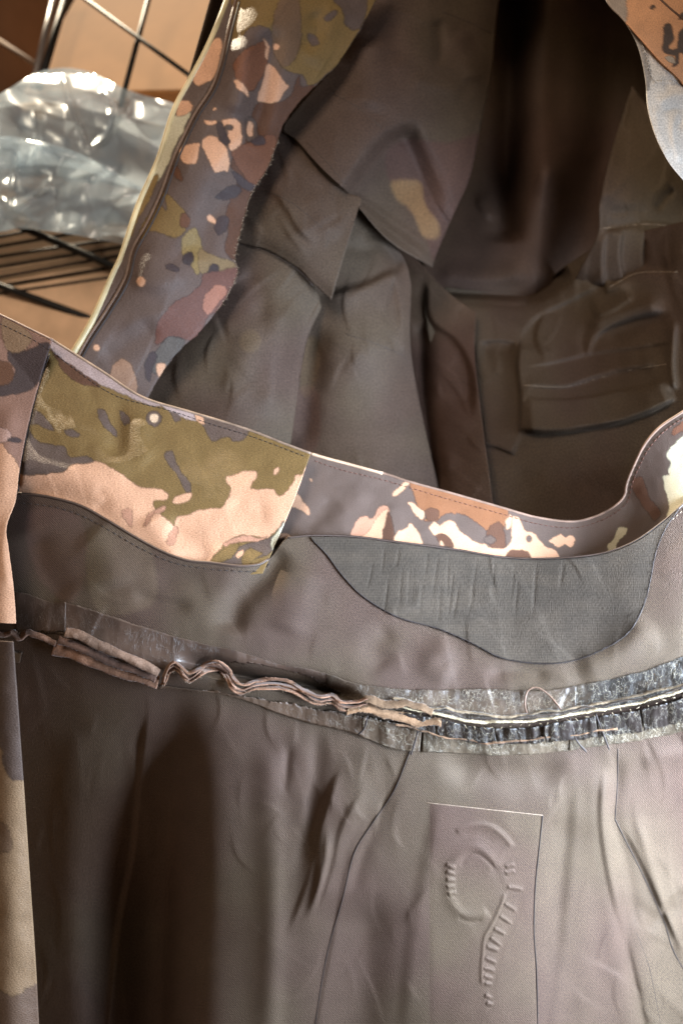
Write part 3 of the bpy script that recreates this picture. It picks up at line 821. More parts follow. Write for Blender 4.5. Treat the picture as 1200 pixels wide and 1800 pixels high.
bblots = [
    (SAND * .8, [(512, 888), (517, 872), (526, 868), (533, 880), (544, 900), (540, 905), (525, 895)]), (SAND * .8, dot(546, 843, 3.2)), (SAND * .8, [(480, 945), (492, 936), (510, 940), (505, 946)]),
    (SAND, [(688, 868), (700, 855), (711, 845), (718, 850), (706, 862), (694, 871)]), (SAND, [(716, 884), (724, 882), (734, 890), (743, 902), (742, 913), (734, 911), (724, 895)]),
    (lin(116, 76, 50), [(720, 846), (760, 845), (800, 860), (885, 885), (893, 905), (886, 926), (884, 950), (876, 945), (866, 935), (850, 930), (835, 918), (825, 910), (800, 902), (780, 905), (765, 915), (745, 915), (748, 905), (735, 893), (728, 872)]),
    (BROWN, [(745, 900), (760, 893), (772, 898), (770, 910), (752, 915)]), (BROWN, [(854, 935), (868, 920), (880, 922), (888, 945), (886, 962), (870, 964), (858, 955)]),
    (MAUVE, [(851, 945), (862, 940), (872, 948), (866, 954), (852, 954)]),
    (SAND, [(754, 925), (762, 917), (770, 923), (780, 917), (790, 915), (800, 920), (809, 934), (825, 948), (840, 955), (852, 955), (864, 962), (885, 964), (897, 949), (897, 922), (900, 909), (914, 912), (921, 931), (939, 937), (948, 949), (960, 961), (975, 967), (982, 979), (984, 996), (940, 996), (925, 978), (905, 970), (890, 978), (870, 990), (800, 985), (796, 955), (778, 938), (764, 941), (756, 934)]),
    (BROWN, [(764, 941), (778, 938), (792, 948), (797, 962), (775, 958)]), (BROWN, [(889, 976), (900, 968), (918, 968), (930, 975), (929, 986), (890, 988)]), (MAUVE, dot(929, 947, 5.5)), (SAND, [(888, 916), (896, 905), (900, 912), (894, 930), (889, 930)]),
    (SAND, [(964, 951), (974, 945), (984, 939), (992, 943), (1003, 940), (1012, 948), (1008, 957), (1000, 962), (992, 957), (980, 963), (972, 957)]),
    (CREAM * .95, [(1069, 972), (1068, 958), (1079, 946), (1083, 930), (1090, 927), (1100, 928), (1098, 938), (1088, 948), (1083, 960), (1079, 972)]),
    (TANB, [(616, 958), (624, 918), (640, 907), (655, 911), (663, 893), (673, 888), (682, 892), (680, 912)]), (SAND, [(622, 958), (650, 930), (664, 908), (681, 895), (680, 915), (674, 935), (666, 962)]), (BROWN * .8, [(670, 962), (679, 912), (686, 903), (692, 930), (695, 965)]),
    (SAND, [(694, 965), (697, 936), (712, 930), (722, 919), (732, 930), (739, 945), (740, 970)]), (SAND, [(770, 958), (774, 950), (780, 960)]),
    (CREAM, [(1230, 745), (1200, 766), (1180, 785), (1172, 800), (1178, 815), (1174, 825), (1174, 835), (1163, 838), (1168, 862), (1175, 890), (1174, 910), (1240, 870)]),
    (BROWN, [(1112, 842), (1120, 837), (1128, 842), (1136, 857), (1141, 875), (1155, 893), (1159, 906), (1148, 914), (1138, 903), (1124, 885), (1112, 862)]), (RUST, [(1180, 758), (1190, 748), (1215, 725), (1215, 745), (1194, 760), (1182, 766)]),
]
band = sheet('collar_band', [B_TOP, B_BOT], D_band, lambda u, v: printed(u, v, MAUVE, bblots), fabric('collar_camouflage', .6, .3, 1100, 1.0, .5, sheen=.1), jacket, step=2.0)
stitches('stitching', [(550, 809), (600, 826), (670, 843), (722, 858), (800, 881), (880, 903), (940, 920), (1000, 928), (1042, 920), (1080, 902), (1103, 880), (1110, 852), (1120, 826), (1140, 788), (1168, 757), (1210, 728)], D_band, band, simple('rust_thread', lin(86, 52, 40), .7, nscale=900), pitch=9.5, length=7.5)
cord('hem_edge', B_TOP[1:], D_band, .0012, simple('band_hem_fold', lin(118, 94, 80), .55, nscale=90, vary=.35), band, 0)
cord('bound_edge', [(545, 797), (575, 806), (620, 818), (672, 832)], D_band, .0014, simple('pale_binding', lin(190, 160, 134), .5), band, .0006)
cord('edge_seam', COL_TOP[11:-1], D_col, .0009, simple('lining_roll_dark', LIN_B * .8, .5, nscale=300), collar, .0004)
stitches('seam_stitching', [(x, y + 10) for x, y in COL_TOP[12:-1]], D_col, collar, PALE, pitch=9, length=5.5, r=.00028)

# --- ribbed knit panel at the back of the neck
K_TOP = [(546, 944), (620, 945), (700, 955), (800, 968), (880, 981), (960, 984), (1050, 976), (1112, 955), (1162, 921), (1192, 893)]
K_BOT = [(548, 948), (575, 976), (602, 1012), (640, 1050), (700, 1085), (770, 1105), (830, 1131), (880, 1156), (940, 1166), (1000, 1163), (1060, 1141), (1105, 1110), (1130, 1065), (1142, 1020), (1152, 970), (1168, 930), (1192, 895)]
KF = []
for x in (655, 676, 683, 701, 708, 722, 729, 744, 752, 770, 776, 790, 797, 806, 832, 838, 870, 905, 911, 944, 990):
    y0 = np.interp(x, [546, 700, 880, 960, 1050], [944, 955, 981, 984, 976]) + rnd.choice((2, 4, 30, 55))
    KF.append(('r', [(x, y0), (x - 3, y0 + 25), (x - 4 - rnd.random() * 8, y0 + 40 + rnd.random() * 60)], 1.8 + rnd.random(), 1.8 + rnd.random(), -.0003 - .0003 * rnd.random(), .3))
def D_knit(u, v):
    return D_body(u, v) - .0024 - relief(u, v, KF) * 1.0
def knit_rows():
    return [K_TOP, K_BOT]
def knit_color(u, v):
    a = sstep((fbm(u, v * 3, 60, 3, 71)) + .5)[..., None]
    return lin(60, 52, 44) * a + lin(54, 47, 40) * (1 - a)
knit = sheet('knit_panel', knit_rows(), D_knit, knit_color, KNIT, jacket, step=2.2, thick=.0009)
cord('panel_edge', K_BOT, D_knit, .00045, THREAD, knit, -.0001, .6)
fray('edge_fray', K_BOT[5:], D_knit, knit, THREAD, n=170, length=3.5, off=.0002)

# --- peeling seam tape
U_TOP = [(-80, 1030), (28, 1040), (90, 1058), (130, 1062), (240, 1098), (350, 1130), (420, 1145), (480, 1166), (560, 1180), (620, 1200), (720, 1212), (850, 1211), (950, 1214), (1040, 1200), (1130, 1180), (1210, 1148), (1290, 1110), (1620, 1010)]
L_BOT = [(-80, 1160), (40, 1165), (100, 1152), (180, 1180), (270, 1203), (400, 1222), (500, 1258), (540, 1270), (620, 1290), (700, 1318), (800, 1324), (870, 1328), (960, 1324), (1050, 1312), (1120, 1302), (1210, 1284), (1290, 1262), (1620, 1162)]
def along(curve, u0, u1, n=12):
    c = crv(curve, 400); x = np.linspace(u0, u1, n)
    return [(a, b) for a, b in zip(x, np.interp(x, c[:, 0], c[:, 1]))]
def tape_color(base, craze, seed, turn=False):
    def f(u, v):
        a = sstep(fbm(u, v * .7, 40, 4, seed) * 1.5 + .5)[..., None]
        tb = sstep((u + .6 * (v - 1200) - 985) / 90)[..., None] if turn else 0
        c = (np.array(base) * (1 - tb) + lin(42, 38, 35) * tb) * (0.75 + .5 * a)
        k = sstep((u - 480) / 300) * craze * .5 + 0.03 * craze
        return np.concatenate([c * np.ones(u.shape + (3,)), k[..., None] * np.ones(u.shape + (1,))], -1)
    return f
def D_tape(seed, lift, amp=.0016, sx=26, rough=.0012):
    def f(u, v):
        w = amp * (np.abs(fbm(u, v * .25, sx, 3, seed)) ** .8)
        return D_body(u, v) - lift - w - rough * fbm(u, v, 22, 4, seed + 3) * sstep((u - 300) / 500)
    return f
SEAM_UP = [(x, y - (30 if 330 < x < 640 else 0)) for x, y in SEAM_TOP]
UP_CUTS = [(-80, 30, 0), (27, 116, 1), (113, 575, 0), (572, 1012, 1), (1009, 1600, 0)]
for i, (a, b, k) in enumerate(UP_CUTS):
    top = along(U_TOP, a, b); bot = along(SEAM_UP, a + 2, b - 1)
    dark = np.clip((a + b) / 2 - 500, 0, 500) / 500
    base = lin(68, 54, 46) * (1 - dark) + lin(66, 57, 47) * dark
    sheet('tape_segment', [top, bot], D_tape(80 + i, .0010 + .0005 * k, .0010, 34), tape_color(base, 0.95, 90 + i, True), TAPE, jacket, step=2.3, thick=.0004, jag=[('first', 1.4), ('last', 5.0)])
LOW_CUTS = [(-80, 36, 0), (95, 278, 0), (281, 640, 1), (636, 738, 2), (742, 1003, 0), (1000, 1054, 2), (1052, 1600, 1)]
LT = [(x, y + 34) for x, y in SEAM_TOP[:7]] + [(400, 1220), (520, 1240), (640, 1262), (740, 1278), (850, 1298), (930, 1296), (1000, 1288), (1080, 1276), (1150, 1266), (1210, 1250), (1290, 1228), (1620, 1128)]
for i, (a, b, k) in enumerate(LOW_CUTS):
    top = along(LT, a + 1, b + 3); bot = along(L_BOT, a, b - 1)
    dark = np.clip((a + b) / 2 - 480, 0, 450) / 450
    base = lin(74, 60, 50) * (1 - dark) + lin(72, 63, 52) * dark
    sheet('tape_segment', [top, bot], D_tape(120 + i, .0012 + .0006 * k, .0014, 26), tape_color(base, 0.9, 140 + i), TAPE, jacket, step=2.3, thick=.0004, jag=[('first', 4.5), ('last', 1.6)])
# black cracked strip between, right half
MT = [(690, 1252), (760, 1262), (850, 1280), (930, 1279), (1000, 1268), (1080, 1256), (1150, 1243), (1210, 1224), (1290, 1200), (1620, 1100)]
MB = [(690, 1276), (760, 1290), (850, 1308), (930, 1307), (1000, 1302), (1080, 1292), (1150, 1281), (1210, 1265), (1290, 1243), (1620, 1143)]
for i, (a, b) in enumerate([(700, 762), (764, 868), (870, 952), (954, 1046), (1049, 1124), (1126, 1600)]):
    sheet('tape_segment', [along(MT, a, b), along(MB, a + 5, b + 4)], D_tape(160 + i, .0052 + .0008 * (i % 2), .003, 18, .0015), tape_color(lin(33, 28, 26), 0.6, 170 + i), TAPE, jacket, step=2.2, thick=.0005, jag=[('first', 2), ('last', 3)])

# seam allowance: raw cloth plies standing out along the seam
def ply(name, pts, width, lift, colr, seed, tilt=.0035, wave=0.0, jagm=2.0, mat=None, thick=.0007):
    n = int(np.hypot(*(np.diff(np.array(pts, float), axis=0).T)).sum() / 6) + 3
    c = crv(pts, n)
    t = np.gradient(c, axis=0); t /= np.linalg.norm(t, axis=1)[:, None]
    nrm = np.stack([-t[:, 1], t[:, 0]], 1)
    z = np.zeros(n); s = np.arange(n) * 6.0
    w = width * (1 + .25 * fbm(s, z, 40, 2, seed))
    mid = c + nrm * (wave * fbm(s, z, 34, 2, seed + 1))[:, None]
    top = mid - nrm * w[:, None] * .5; bot = mid + nrm * w[:, None] * .5
    def dep(u, v):
        d, sg, tt = polydist(u, v, mid[::2])
        k = np.clip(d * sg / width + .5, 0, 1)
        return D_body(u, v) - lift - tilt * np.sin(np.clip(k, 0, 1) * math.pi * .62) - .0007 * fbm(u, v, 14, 2, seed + 4)
    def cf(u, v):
        a = sstep(fbm(u, v, 24, 3, seed + 6) * 1.4 + .5)[..., None]
        return np.array(colr) * (.72 + .5 * a)
    return sheet(name, [top, bot], dep, cf, mat or EDGE, jacket, step=2.0, thick=thick, jag=[('first', jagm * .5), ('last', jagm * .5)])
W1 = [(286, 1190), (296, 1170), (308, 1162), (320, 1172), (332, 1184), (350, 1174), (366, 1163), (384, 1163), (400, 1176), (410, 1194), (424, 1203), (450, 1195), (480, 1194), (515, 1201), (540, 1214), (560, 1222), (585, 1220), (600, 1232), (625, 1232), (645, 1226)]
PINK = lin(132, 99, 79)
ply('seam_ply', [(x, y + 15) for x, y in W1], 7, .0040, PINK * .9, 201, wave=3)
ply('seam_ply', [(x - 1, y + 8) for x, y in W1], 5, .0062, lin(120, 92, 76), 205, wave=3)
ply('seam_ply', W1, 6, .0088, PINK * .75, 209, wave=3)
# folded plies at the left end
ply('seam_ply', [(115, 1110), (140, 1117), (170, 1131), (210, 1149), (245, 1164), (280, 1183)], 17, .0085, lin(112, 90, 76), 215, wave=2)
ply('seam_ply', [(103, 1124), (130, 1134), (165, 1150), (205, 1167), (240, 1178), (275, 1192)], 14, .0060, lin(96, 74, 64), 219, wave=2)
ply('seam_ply', [(94, 1140), (125, 1150), (165, 1164), (205, 1180), (240, 1190), (278, 1200)], 20, .0040, PINK, 223, wave=1.5)
ply('seam_ply', [(-60, 1112), (0, 1118), (22, 1113), (34, 1123), (48, 1112), (62, 1118), (80, 1124), (98, 1132)], 10, .0040, lin(120, 94, 80), 229, wave=4)
# torn knot and cream rim to the right
ply('seam_ply', [(610, 1246), (650, 1250), (690, 1258), (740, 1268), (775, 1274)], 16, .0050, lin(126, 98, 74), 233, wave=6, jagm=5)
ply('seam_ply', [(640, 1228), (680, 1236), (720, 1240), (760, 1252)], 14, .0078, lin(108, 86, 66), 237, wave=7, jagm=5)
RIM = [(690, 1240), (740, 1250), (780, 1259), (850, 1270), (930, 1266), (1000, 1256), (1080, 1243), (1150, 1229), (1210, 1210), (1290, 1186), (1620, 1086)]
ply('seam_rim', RIM, 5, .0085, lin(158, 144, 118), 241, wave=4, jagm=3, tilt=.0015)
ply('seam_rim', [(x, y - 6) for x, y in RIM], 3.5, .0070, lin(64, 54, 46), 243, wave=5, jagm=2, tilt=.001)
ply('seam_rim', [(x, y - 12) for x, y in RIM], 5, .0052, lin(112, 98, 80), 245, wave=5, jagm=3, tilt=.0015)
ply('seam_rim', [(x + 4, y + 35) for x, y in RIM[:7]], 4, .0062, lin(96, 74, 56), 249, wave=5, jagm=3, tilt=.0015)
cord('loose_thread', [(928, 1262), (922, 1240), (926, 1216), (942, 1208), (962, 1220), (978, 1238), (992, 1256)], D_body, .0007, PIPE, jacket, .0045, .5)
for pts in ([(1000, 1262), (1012, 1300), (1030, 1322)], [(1046, 1255), (1060, 1292), (1070, 1318)], [(740, 1262), (730, 1300), (722, 1326)], [(646, 1258), (640, 1280), (628, 1292)]):
    cord('tape_crack', pts, D_body, .0007, THREAD, jacket, .0062, .6)
fray('seam_fray', [(x, y + 8) for x, y in RIM], D_body, jacket, simple('cream_fibre', lin(150, 136, 112), .8), n=60, length=6, off=.009)
fray('seam_fray', [(x, y + 16) for x, y in W1], D_body, jacket, PALE, n=80, length=5, off=.007)

# --- embossed patch on the back lining
def e(x, y): return (740 + x / 4.39, 1390 + y / 4.39)
E = lambda *p: [e(*q) for q in p]
LOGO = [('r', E((265, 325), (340, 282), (450, 262), (545, 285), (640, 360), (705, 440)), 4.2, 4.2, .0011, .06), ('r', E((330, 345), (420, 325), (500, 345), (560, 400)), 3, 3, -.0007, .15),
        ('r', E((480, 222), (580, 250), (680, 335), (745, 430)), 2.4, 2.4, -.0008, .1),
        ('r', E((590, 610), (540, 520), (470, 455), (400, 435), (320, 475), (250, 560), (215, 660), (212, 760), (235, 860), (290, 935), (380, 968), (470, 955), (525, 925)), 8, 8, .0017, .04),
        ('r', E((590, 640), (530, 560), (460, 500), (400, 485), (345, 520), (300, 590)), 2.6, 2.6, -.0009, .1), ('r', E((270, 970), (380, 1012), (480, 995)), 3, 3, -.0011, .2),
        ('r', E((650, 780), (600, 920), (540, 1040), (490, 1130), (475, 1250), (465, 1400), (470, 1510)), 2.6, 2.6, .0011, .05),
        ('r', E((765, 800), (740, 940), (672, 1080), (612, 1200), (590, 1320), (560, 1420), (548, 1500), (540, 1640)), 3, 3, -.0009, .05), ('r', E((640, 440), (605, 560), (640, 680), (660, 780)), 5, 5, .0008, .15)]
for a, b in (((190, 570), (262, 602)), ((192, 625), (262, 645)), ((192, 690), (262, 692)), ((196, 745), (262, 738)), ((205, 800), (270, 780)), ((650, 592), (718, 568)), ((650, 642), (722, 618)), ((660, 742), (785, 765)), ((640, 872), (735, 930)), ((600, 962), (702, 1032)), ((560, 1062), (652, 1112)),
             ((530, 1132), (622, 1202)), ((500, 1202), (602, 1236)), ((490, 1290), (580, 1330)), ((480, 1370), (570, 1392)), ((480, 1432), (560, 1452)), ((488, 1490), (552, 1494)), ((490, 1580), (552, 1602)), ((500, 1640), (552, 1652))):
    LOGO.append(('r', E(a, b), 3.2, 3.2, .0013, .1))
    LOGO.append(('r', E((a[0], a[1] + 24), (b[0], b[1] + 22)), 2.2, 2.2, -.0008, .1))
LOGO = [(k_, p_, a_ * 1.35, b_ * 1.35, h_, t_) for k_, p_, a_, b_, h_, t_ in LOGO]
def D_patch(u, v):
    return D_body(u, v) + .0002 - .0005 * sstep((u - 748) / 16) - np.maximum(relief(u, v, LOGO) * 1.0, -.0002)
P_TOP = [(750, 1411), (850, 1422), (953, 1433)]
P_MID = [(748, 1600), (845, 1605), (939, 1608)]
P_BOT = [(750, 1880), (850, 1880), (946, 1880)]
patch = sheet('logo_patch', [P_TOP, P_MID, P_BOT], D_patch, lining_color(43, 160, tint=(1.06, 1.05, 1.04)), LINING, jacket, step=1.9, thick=.00015)
cord('patch_edge', P_TOP, D_patch, .00032, simple('worn_thread', lin(118, 102, 88), .7, nscale=900, vary=.4), patch, .0002, 1.0)
cord('patch_edge', [(953, 1433), (946, 1500), (940, 1560), (938, 1640), (943, 1720), (945, 1880)], D_patch, .0005, THREAD, patch, .0001, .5)
# seams on the back lining
for pts, r in (([(742, 1275), (720, 1322), (692, 1390), (652, 1450), (622, 1500), (602, 1580), (572, 1690), (545, 1860)], .0004), ([(1080, 1440), (1100, 1480), (1130, 1540), (1166, 1620), (1182, 1670), (1210, 1720)], .00045), ([(1085, 1316), (1084, 1380), (1080, 1440)], .0004), ([(1118, 1640), (1140, 1700), (1160, 1800)], .0002)):
    cord('lining_seam', pts, D_body, r, THREAD, back, 0, .4)

# left front panel nearest the camera, lower left
def D_low(u, v):
    return .515 + .02 * (v - 1200) / 600 - .012 * np.exp(-((u - 20) / 40) ** 2) - .002 * fbm(u, v, 60, 3, 55)
sheet('front_panel', [[(-420, 1100), (-420, 1400), (-420, 1650), (-420, 1900)], [(24, 1128), (34, 1260), (44, 1400), (54, 1550), (64, 1700), (74, 1900)]], D_low,
      lambda u, v: printed(u, v, lin(116, 94, 72), [(MAUVE * .8, [(-60, 1080), (60, 1080), (60, 1330), (20, 1370), (-10, 1300), (-60, 1330)]), (lin(96, 76, 60), [(-20, 1440), (12, 1450), (22, 1490), (0, 1500), (-30, 1490)]), (lin(88, 70, 58), [(-40, 1720), (20, 1750), (80, 1740), (80, 1920), (-60, 1920)])], warp=5), CAMO, jacket, step=3.5)

# ------------------------------------------------------------------ hood
# left hood facing
HO = [(420, -60), (400, 0), (370, 75), (336, 140), (307, 195), (280, 280), (245, 360), (215, 450), (200, 482), (164, 562), (129, 622), (95, 680)]
HI = [(680, -60), (655, 12), (602, 100), (566, 140), (530, 175), (500, 216), (489, 246), (470, 296), (445, 335), (430, 380), (414, 450), (418, 476), (404, 512), (380, 548), (350, 585), (320, 612), (285, 655), (250, 720)]
fac0 = rbf([(400, 0, .668), (336, 140, .670), (280, 280, .670), (215, 450, .666), (129, 622, .652), (440, 60, .645), (330, 290, .650), (262, 460, .648), (480, 0, .655), (430, 140, .652), (390, 280, .656), (320, 430, .658), (240, 590, .658),
            (655, 10, .695), (566, 140, .692), (489, 246, .688), (430, 380, .686), (404, 512, .682), (285, 655, .675), (540, 60, .672), (455, 250, .672)])
FAC_F = [('r', [(430, 60), (425, 130), (415, 210)], 26, 30, .013, .2), ('r', [(480, 40), (470, 120), (455, 190), (440, 260)], 20, 26, -.014, .2), ('r', [(545, 20), (560, 50), (530, 90)], 16, 16, -.008, .2), ('r', [(600, 0), (580, 50), (545, 120)], 20, 22, .006, .2),
         ('r', [(330, 480), (280, 500), (230, 490)], 14, 22, .007, .2), ('r', [(350, 420), (320, 440), (300, 470)], 16, 12, -.006, .3), ('r', [(280, 570), (230, 600), (180, 640)], 20, 22, -.008, .2), ('r', [(320, 540), (250, 560), (200, 590)], 14, 16, .004, .3), ('r', [(400, 330), (360, 400), (350, 460)], 22, 26, -.008, .2),
         ('r', [(440, 215), (395, 270), (372, 310)], 16, 16, .006, .25),
         ('r', [(415, 0), (400, 60), (389, 110), (373, 155), (344, 200), (324, 240), (304, 285), (284, 340), (261, 390), (234, 440), (221, 490), (189, 545), (159, 590), (139, 625)], 5, 5, -.003, 0)]
def D_fac(u, v):
    return fac0(u, v) - relief(u, v, FAC_F) - .0006 * fbm(u, v, 45, 3, 63) - .0016 * wrinkle(u, v, 120, 120, 20, 65)
hblots = [
    (OLIVE, [(412, -80), (700, -80), (655, 12), (600, 105), (570, 135), (545, 150), (530, 132), (500, 122), (484, 100), (478, 60), (460, 45), (440, 50), (408, 72), (412, 30)]),
    (lin(92, 72, 56), [(478, 55), (490, 0), (520, -20), (530, 60), (520, 100), (500, 118), (484, 98)]),
    (MAUVE * .9, [(575, -20), (640, -20), (640, 36), (622, 54), (606, 42), (602, 20)]), (MAUVE * .9, [(540, 58), (553, 62), (560, 76), (545, 80)]), (MAUVE * .9, [(570, 30), (588, 18), (592, 26), (576, 38)]),
    (RUST, [(410, 112), (424, 92), (445, 80), (466, 72), (472, 92), (466, 122), (450, 152), (438, 162), (420, 146), (412, 128)]),
    (BROWN * .8, [(430, 255), (438, 215), (452, 182), (490, 180), (510, 168), (524, 132), (530, 150), (548, 150), (560, 160), (500, 216), (489, 250), (470, 300), (445, 338), (428, 395), (416, 455), (396, 440), (402, 402), (396, 372), (410, 340), (418, 310), (404, 290), (412, 270)]),
    (RUST * .8, [(408, 262), (440, 250), (480, 235), (486, 256), (470, 296), (448, 330), (424, 305), (412, 285)]), (DARK, [(408, 300), (432, 318), (450, 326), (440, 336), (415, 318)]), (DARK, [(380, 345), (410, 325), (425, 330), (418, 345), (392, 352)]),
    (DARK, [(440, 245), (448, 238), (462, 240), (466, 252), (450, 255)]), (MAUVE * .8, [(430, 222), (436, 205), (450, 215), (452, 240), (436, 248)]),
    (SAND * .85, [(454, 178), (460, 150), (469, 114), (480, 118), (490, 128), (497, 141), (507, 150), (500, 160), (486, 180)]), (SAND, dot(486, 82, 6, .9)), (SAND * .9, [(463, 66), (473, 80), (470, 106), (465, 100), (466, 84)]), (SAND, [(412, 143), (420, 142), (431, 152), (437, 169), (430, 166), (418, 156)]),
    (SAND, dot(377, 192, 3)), (SAND, [(316, 266), (325, 256), (345, 252), (350, 259), (344, 284), (330, 290), (318, 279)]), (SAND, [(354, 251), (361, 241), (378, 238), (388, 248), (400, 265), (402, 290), (400, 302), (393, 300), (378, 304), (370, 286), (358, 266)]),
    (SAND, [(390, 212), (410, 209), (422, 215), (423, 230), (426, 245), (418, 260), (405, 266), (398, 242), (400, 230)]), (SAND, [(357, 212), (380, 213), (382, 218), (365, 219)]), (DARK, [(383, 215), (393, 220), (397, 240), (404, 250), (398, 257), (388, 250), (384, 236)]), (MAUVE * .8, [(396, 218), (408, 220), (408, 227), (398, 228)]),
    (SAND * .9, [(433, 226), (437, 213), (444, 218), (445, 238), (437, 239)]), (BROWN, [(300, 295), (312, 292), (320, 312), (316, 318), (302, 304)]),
    (OLIVE, [(284, 341), (295, 341), (306, 350), (325, 374), (320, 390), (326, 402), (312, 416), (290, 412), (265, 405), (252, 420), (246, 408), (272, 362)]), (MAUVE, [(280, 345), (290, 350), (294, 370), (284, 362)]),
    (lin(110, 92, 60), [(325, 410), (342, 400), (352, 420), (356, 445), (352, 476), (345, 482), (335, 462), (322, 450), (318, 430)]), (BROWN, [(316, 378), (326, 374), (334, 386), (328, 400), (316, 396)]),
    (lin(104, 86, 62), [(352, 440), (378, 450), (410, 460), (418, 480), (400, 490), (372, 478), (352, 478)]),
    (DARK * .8, [(323, 447), (336, 444), (342, 455), (334, 466), (325, 460)]), (DARK, [(290, 466), (304, 463), (315, 471), (311, 477), (296, 473)]), (DARK * .8, [(363, 480), (372, 464), (384, 468), (383, 484), (366, 494)]), (SAND, [(364, 380), (372, 378), (381, 388), (376, 392), (366, 388)]),
    (DARK, [(378, 392), (390, 380), (402, 384), (400, 402), (384, 412)]),
    (SAND * .95, dot(248, 495, 8)), (SAND * .9, dot(170, 611, 6.5)),
    (lin(84, 56, 48), [(275, 585), (283, 556), (310, 530), (350, 502), (356, 482), (372, 478), (395, 474), (420, 470), (412, 508), (386, 546), (366, 556), (352, 590), (330, 598), (300, 592), (284, 604), (274, 606)]),
    (lin(126, 84, 68), [(354, 536), (364, 514), (385, 500), (398, 512), (381, 536), (365, 553)]), (lin(74, 67, 62), [(255, 640), (285, 606), (300, 592), (325, 602), (302, 632), (285, 660)]), (DARK, [(255, 660), (258, 630), (268, 618), (276, 628), (268, 650), (264, 670)]), (SAND * .9, [(276, 641), (291, 642), (284, 661), (277, 660)]),
    (lin(122, 94, 76), [(195, 650), (215, 630), (235, 650), (240, 690), (200, 690)]),
    # strip outside the seam
    (CREAM * .85, [(312, 200), (334, 196), (326, 222), (306, 262), (290, 300), (278, 318), (262, 330), (280, 280), (300, 215)]), (OLIVE * 1.25, [(262, 318), (280, 308), (262, 352), (236, 405), (215, 450), (205, 460), (230, 395)]), (SAND, [(372, 75), (390, 70), (385, 112), (374, 138), (360, 146), (345, 150), (340, 135)]), (SAND, [(314, 180), (330, 176), (340, 186), (330, 200), (312, 204)]),
]
hfac = sheet('hood_facing', [HO, [tuple(x) for x in (crv(HO, 18) * .5 + crv(HI, 18) * .5)], HI], D_fac, lambda u, v: printed(u, v, lin(80, 66, 60), hblots), CAMO, jacket, step=2.1, thick=.0008, jag=[('last', 2.2)])
cord('hood_binding', HO, D_fac, .0034, simple('hood_edge_roll', lin(168, 150, 112), .4, nscale=30, vary=.35), hfac, -.001)
PIPEL = [(415, 0), (400, 60), (389, 110), (373, 155), (344, 200), (324, 240), (304, 285), (284, 340), (261, 390), (234, 440), (221, 490), (189, 545), (159, 590), (139, 625), (110, 680)]
cord('hood_piping', [(432, -60)] + PIPEL, D_fac, .0021, PIPE, hfac, .0010, .15)
cord('piping_groove', [(x + 6, y + 3) for x, y in PIPEL], D_fac, .0011, THREAD, hfac, .0003)
fray('edge_fray', HI[6:14], D_fac, hfac, PALE, n=110, length=5, off=.0002)

# hood lining, layer behind layer
def hsheet(rows, ctrl, folds, seed, k=1.0, tint=None, blots=(), step=4, name='hood_lining', nz=.0005, roll=.010, amp=1.0):
    f0 = rbf(ctrl)
    ub = np.array(rows[0] + rows[-1]); folds = [(a_, b_, c_, d_, h_ * amp, t_) for a_, b_, c_, d_, h_, t_ in folds] + (creases(40, (ub[:, 0].min(), ub[:, 1].min(), ub[:, 0].max(), ub[:, 1].max()), (seed * 53) % 70 + 40, 35, seed, .0016, (40, 150)) if roll else [])
    lastrow, firstrow = crv(rows[-1], 40)[:, :2], crv(rows[0], 40)[:, :2]
    def dep(u, v):
        return f0(u, v) + (roll * np.exp(-(polydist(u, v, lastrow)[0] / 16) ** 1.5) if roll else 0) - relief(u, v, folds) - nz * fbm(u, v, 70, 4, seed) - .0003 * fbm(u, v, 24, 2, seed + 3) - .0014 * wrinkle(u, v, (seed * 37) % 60 + 40, 160, 26, seed + 5)
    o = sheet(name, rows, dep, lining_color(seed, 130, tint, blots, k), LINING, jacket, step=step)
    return o, dep
# C: lower left pouch
hC, dC = hsheet([[(380, 400), (425, 430), (470, 440), (520, 468), (552, 500), (565, 540)], [(320, 560), (400, 580), (470, 590), (530, 610), (535, 620)], [(200, 700), (300, 760), (400, 800), (480, 830), (500, 860)]],
    [(400, 430, .722), (520, 468, .715), (560, 540, .735), (300, 600, .712), (450, 600, .690), (535, 620, .735), (300, 780, .690), (420, 800, .680), (510, 850, .715)],
    [('r', [(420, 470), (460, 520), (450, 580)], 16, 18, -.010, .25), ('r', [(500, 520), (490, 620), (470, 740)], 24, 24, .010, .2), ('r', [(410, 560), (380, 650), (370, 740)], 30, 34, -.006, .2)], 301, blots=[(lin(130, 108, 72), dot(440, 600, 20), .1)])
# B: pleated middle
hB, dB = hsheet([[(470, 210), (510, 238), (560, 298), (604, 336), (634, 348), (628, 372)], [(420, 330), (470, 340), (520, 360), (570, 400), (600, 440), (606, 445)], [(385, 415), (425, 428), (470, 440), (520, 470), (552, 500), (582, 528)]],
    [(480, 220, .725), (560, 295, .705), (634, 350, .700), (420, 330, .718), (520, 360, .695), (605, 440, .705), (400, 425, .716), (500, 455, .698), (582, 528, .705)],
    [('s', [(560, 440), (520, 400), (490, 350), (450, 330)], 6, 26, .006, .3), ('r', [(430, 320), (470, 315), (510, 330)], 12, 12, .005, .3), ('r', [(540, 340), (570, 390), (600, 420)], 18, 14, .006, .2), ('r', [(440, 290), (455, 300), (470, 290)], 12, 12, -.006, .2)], 311)
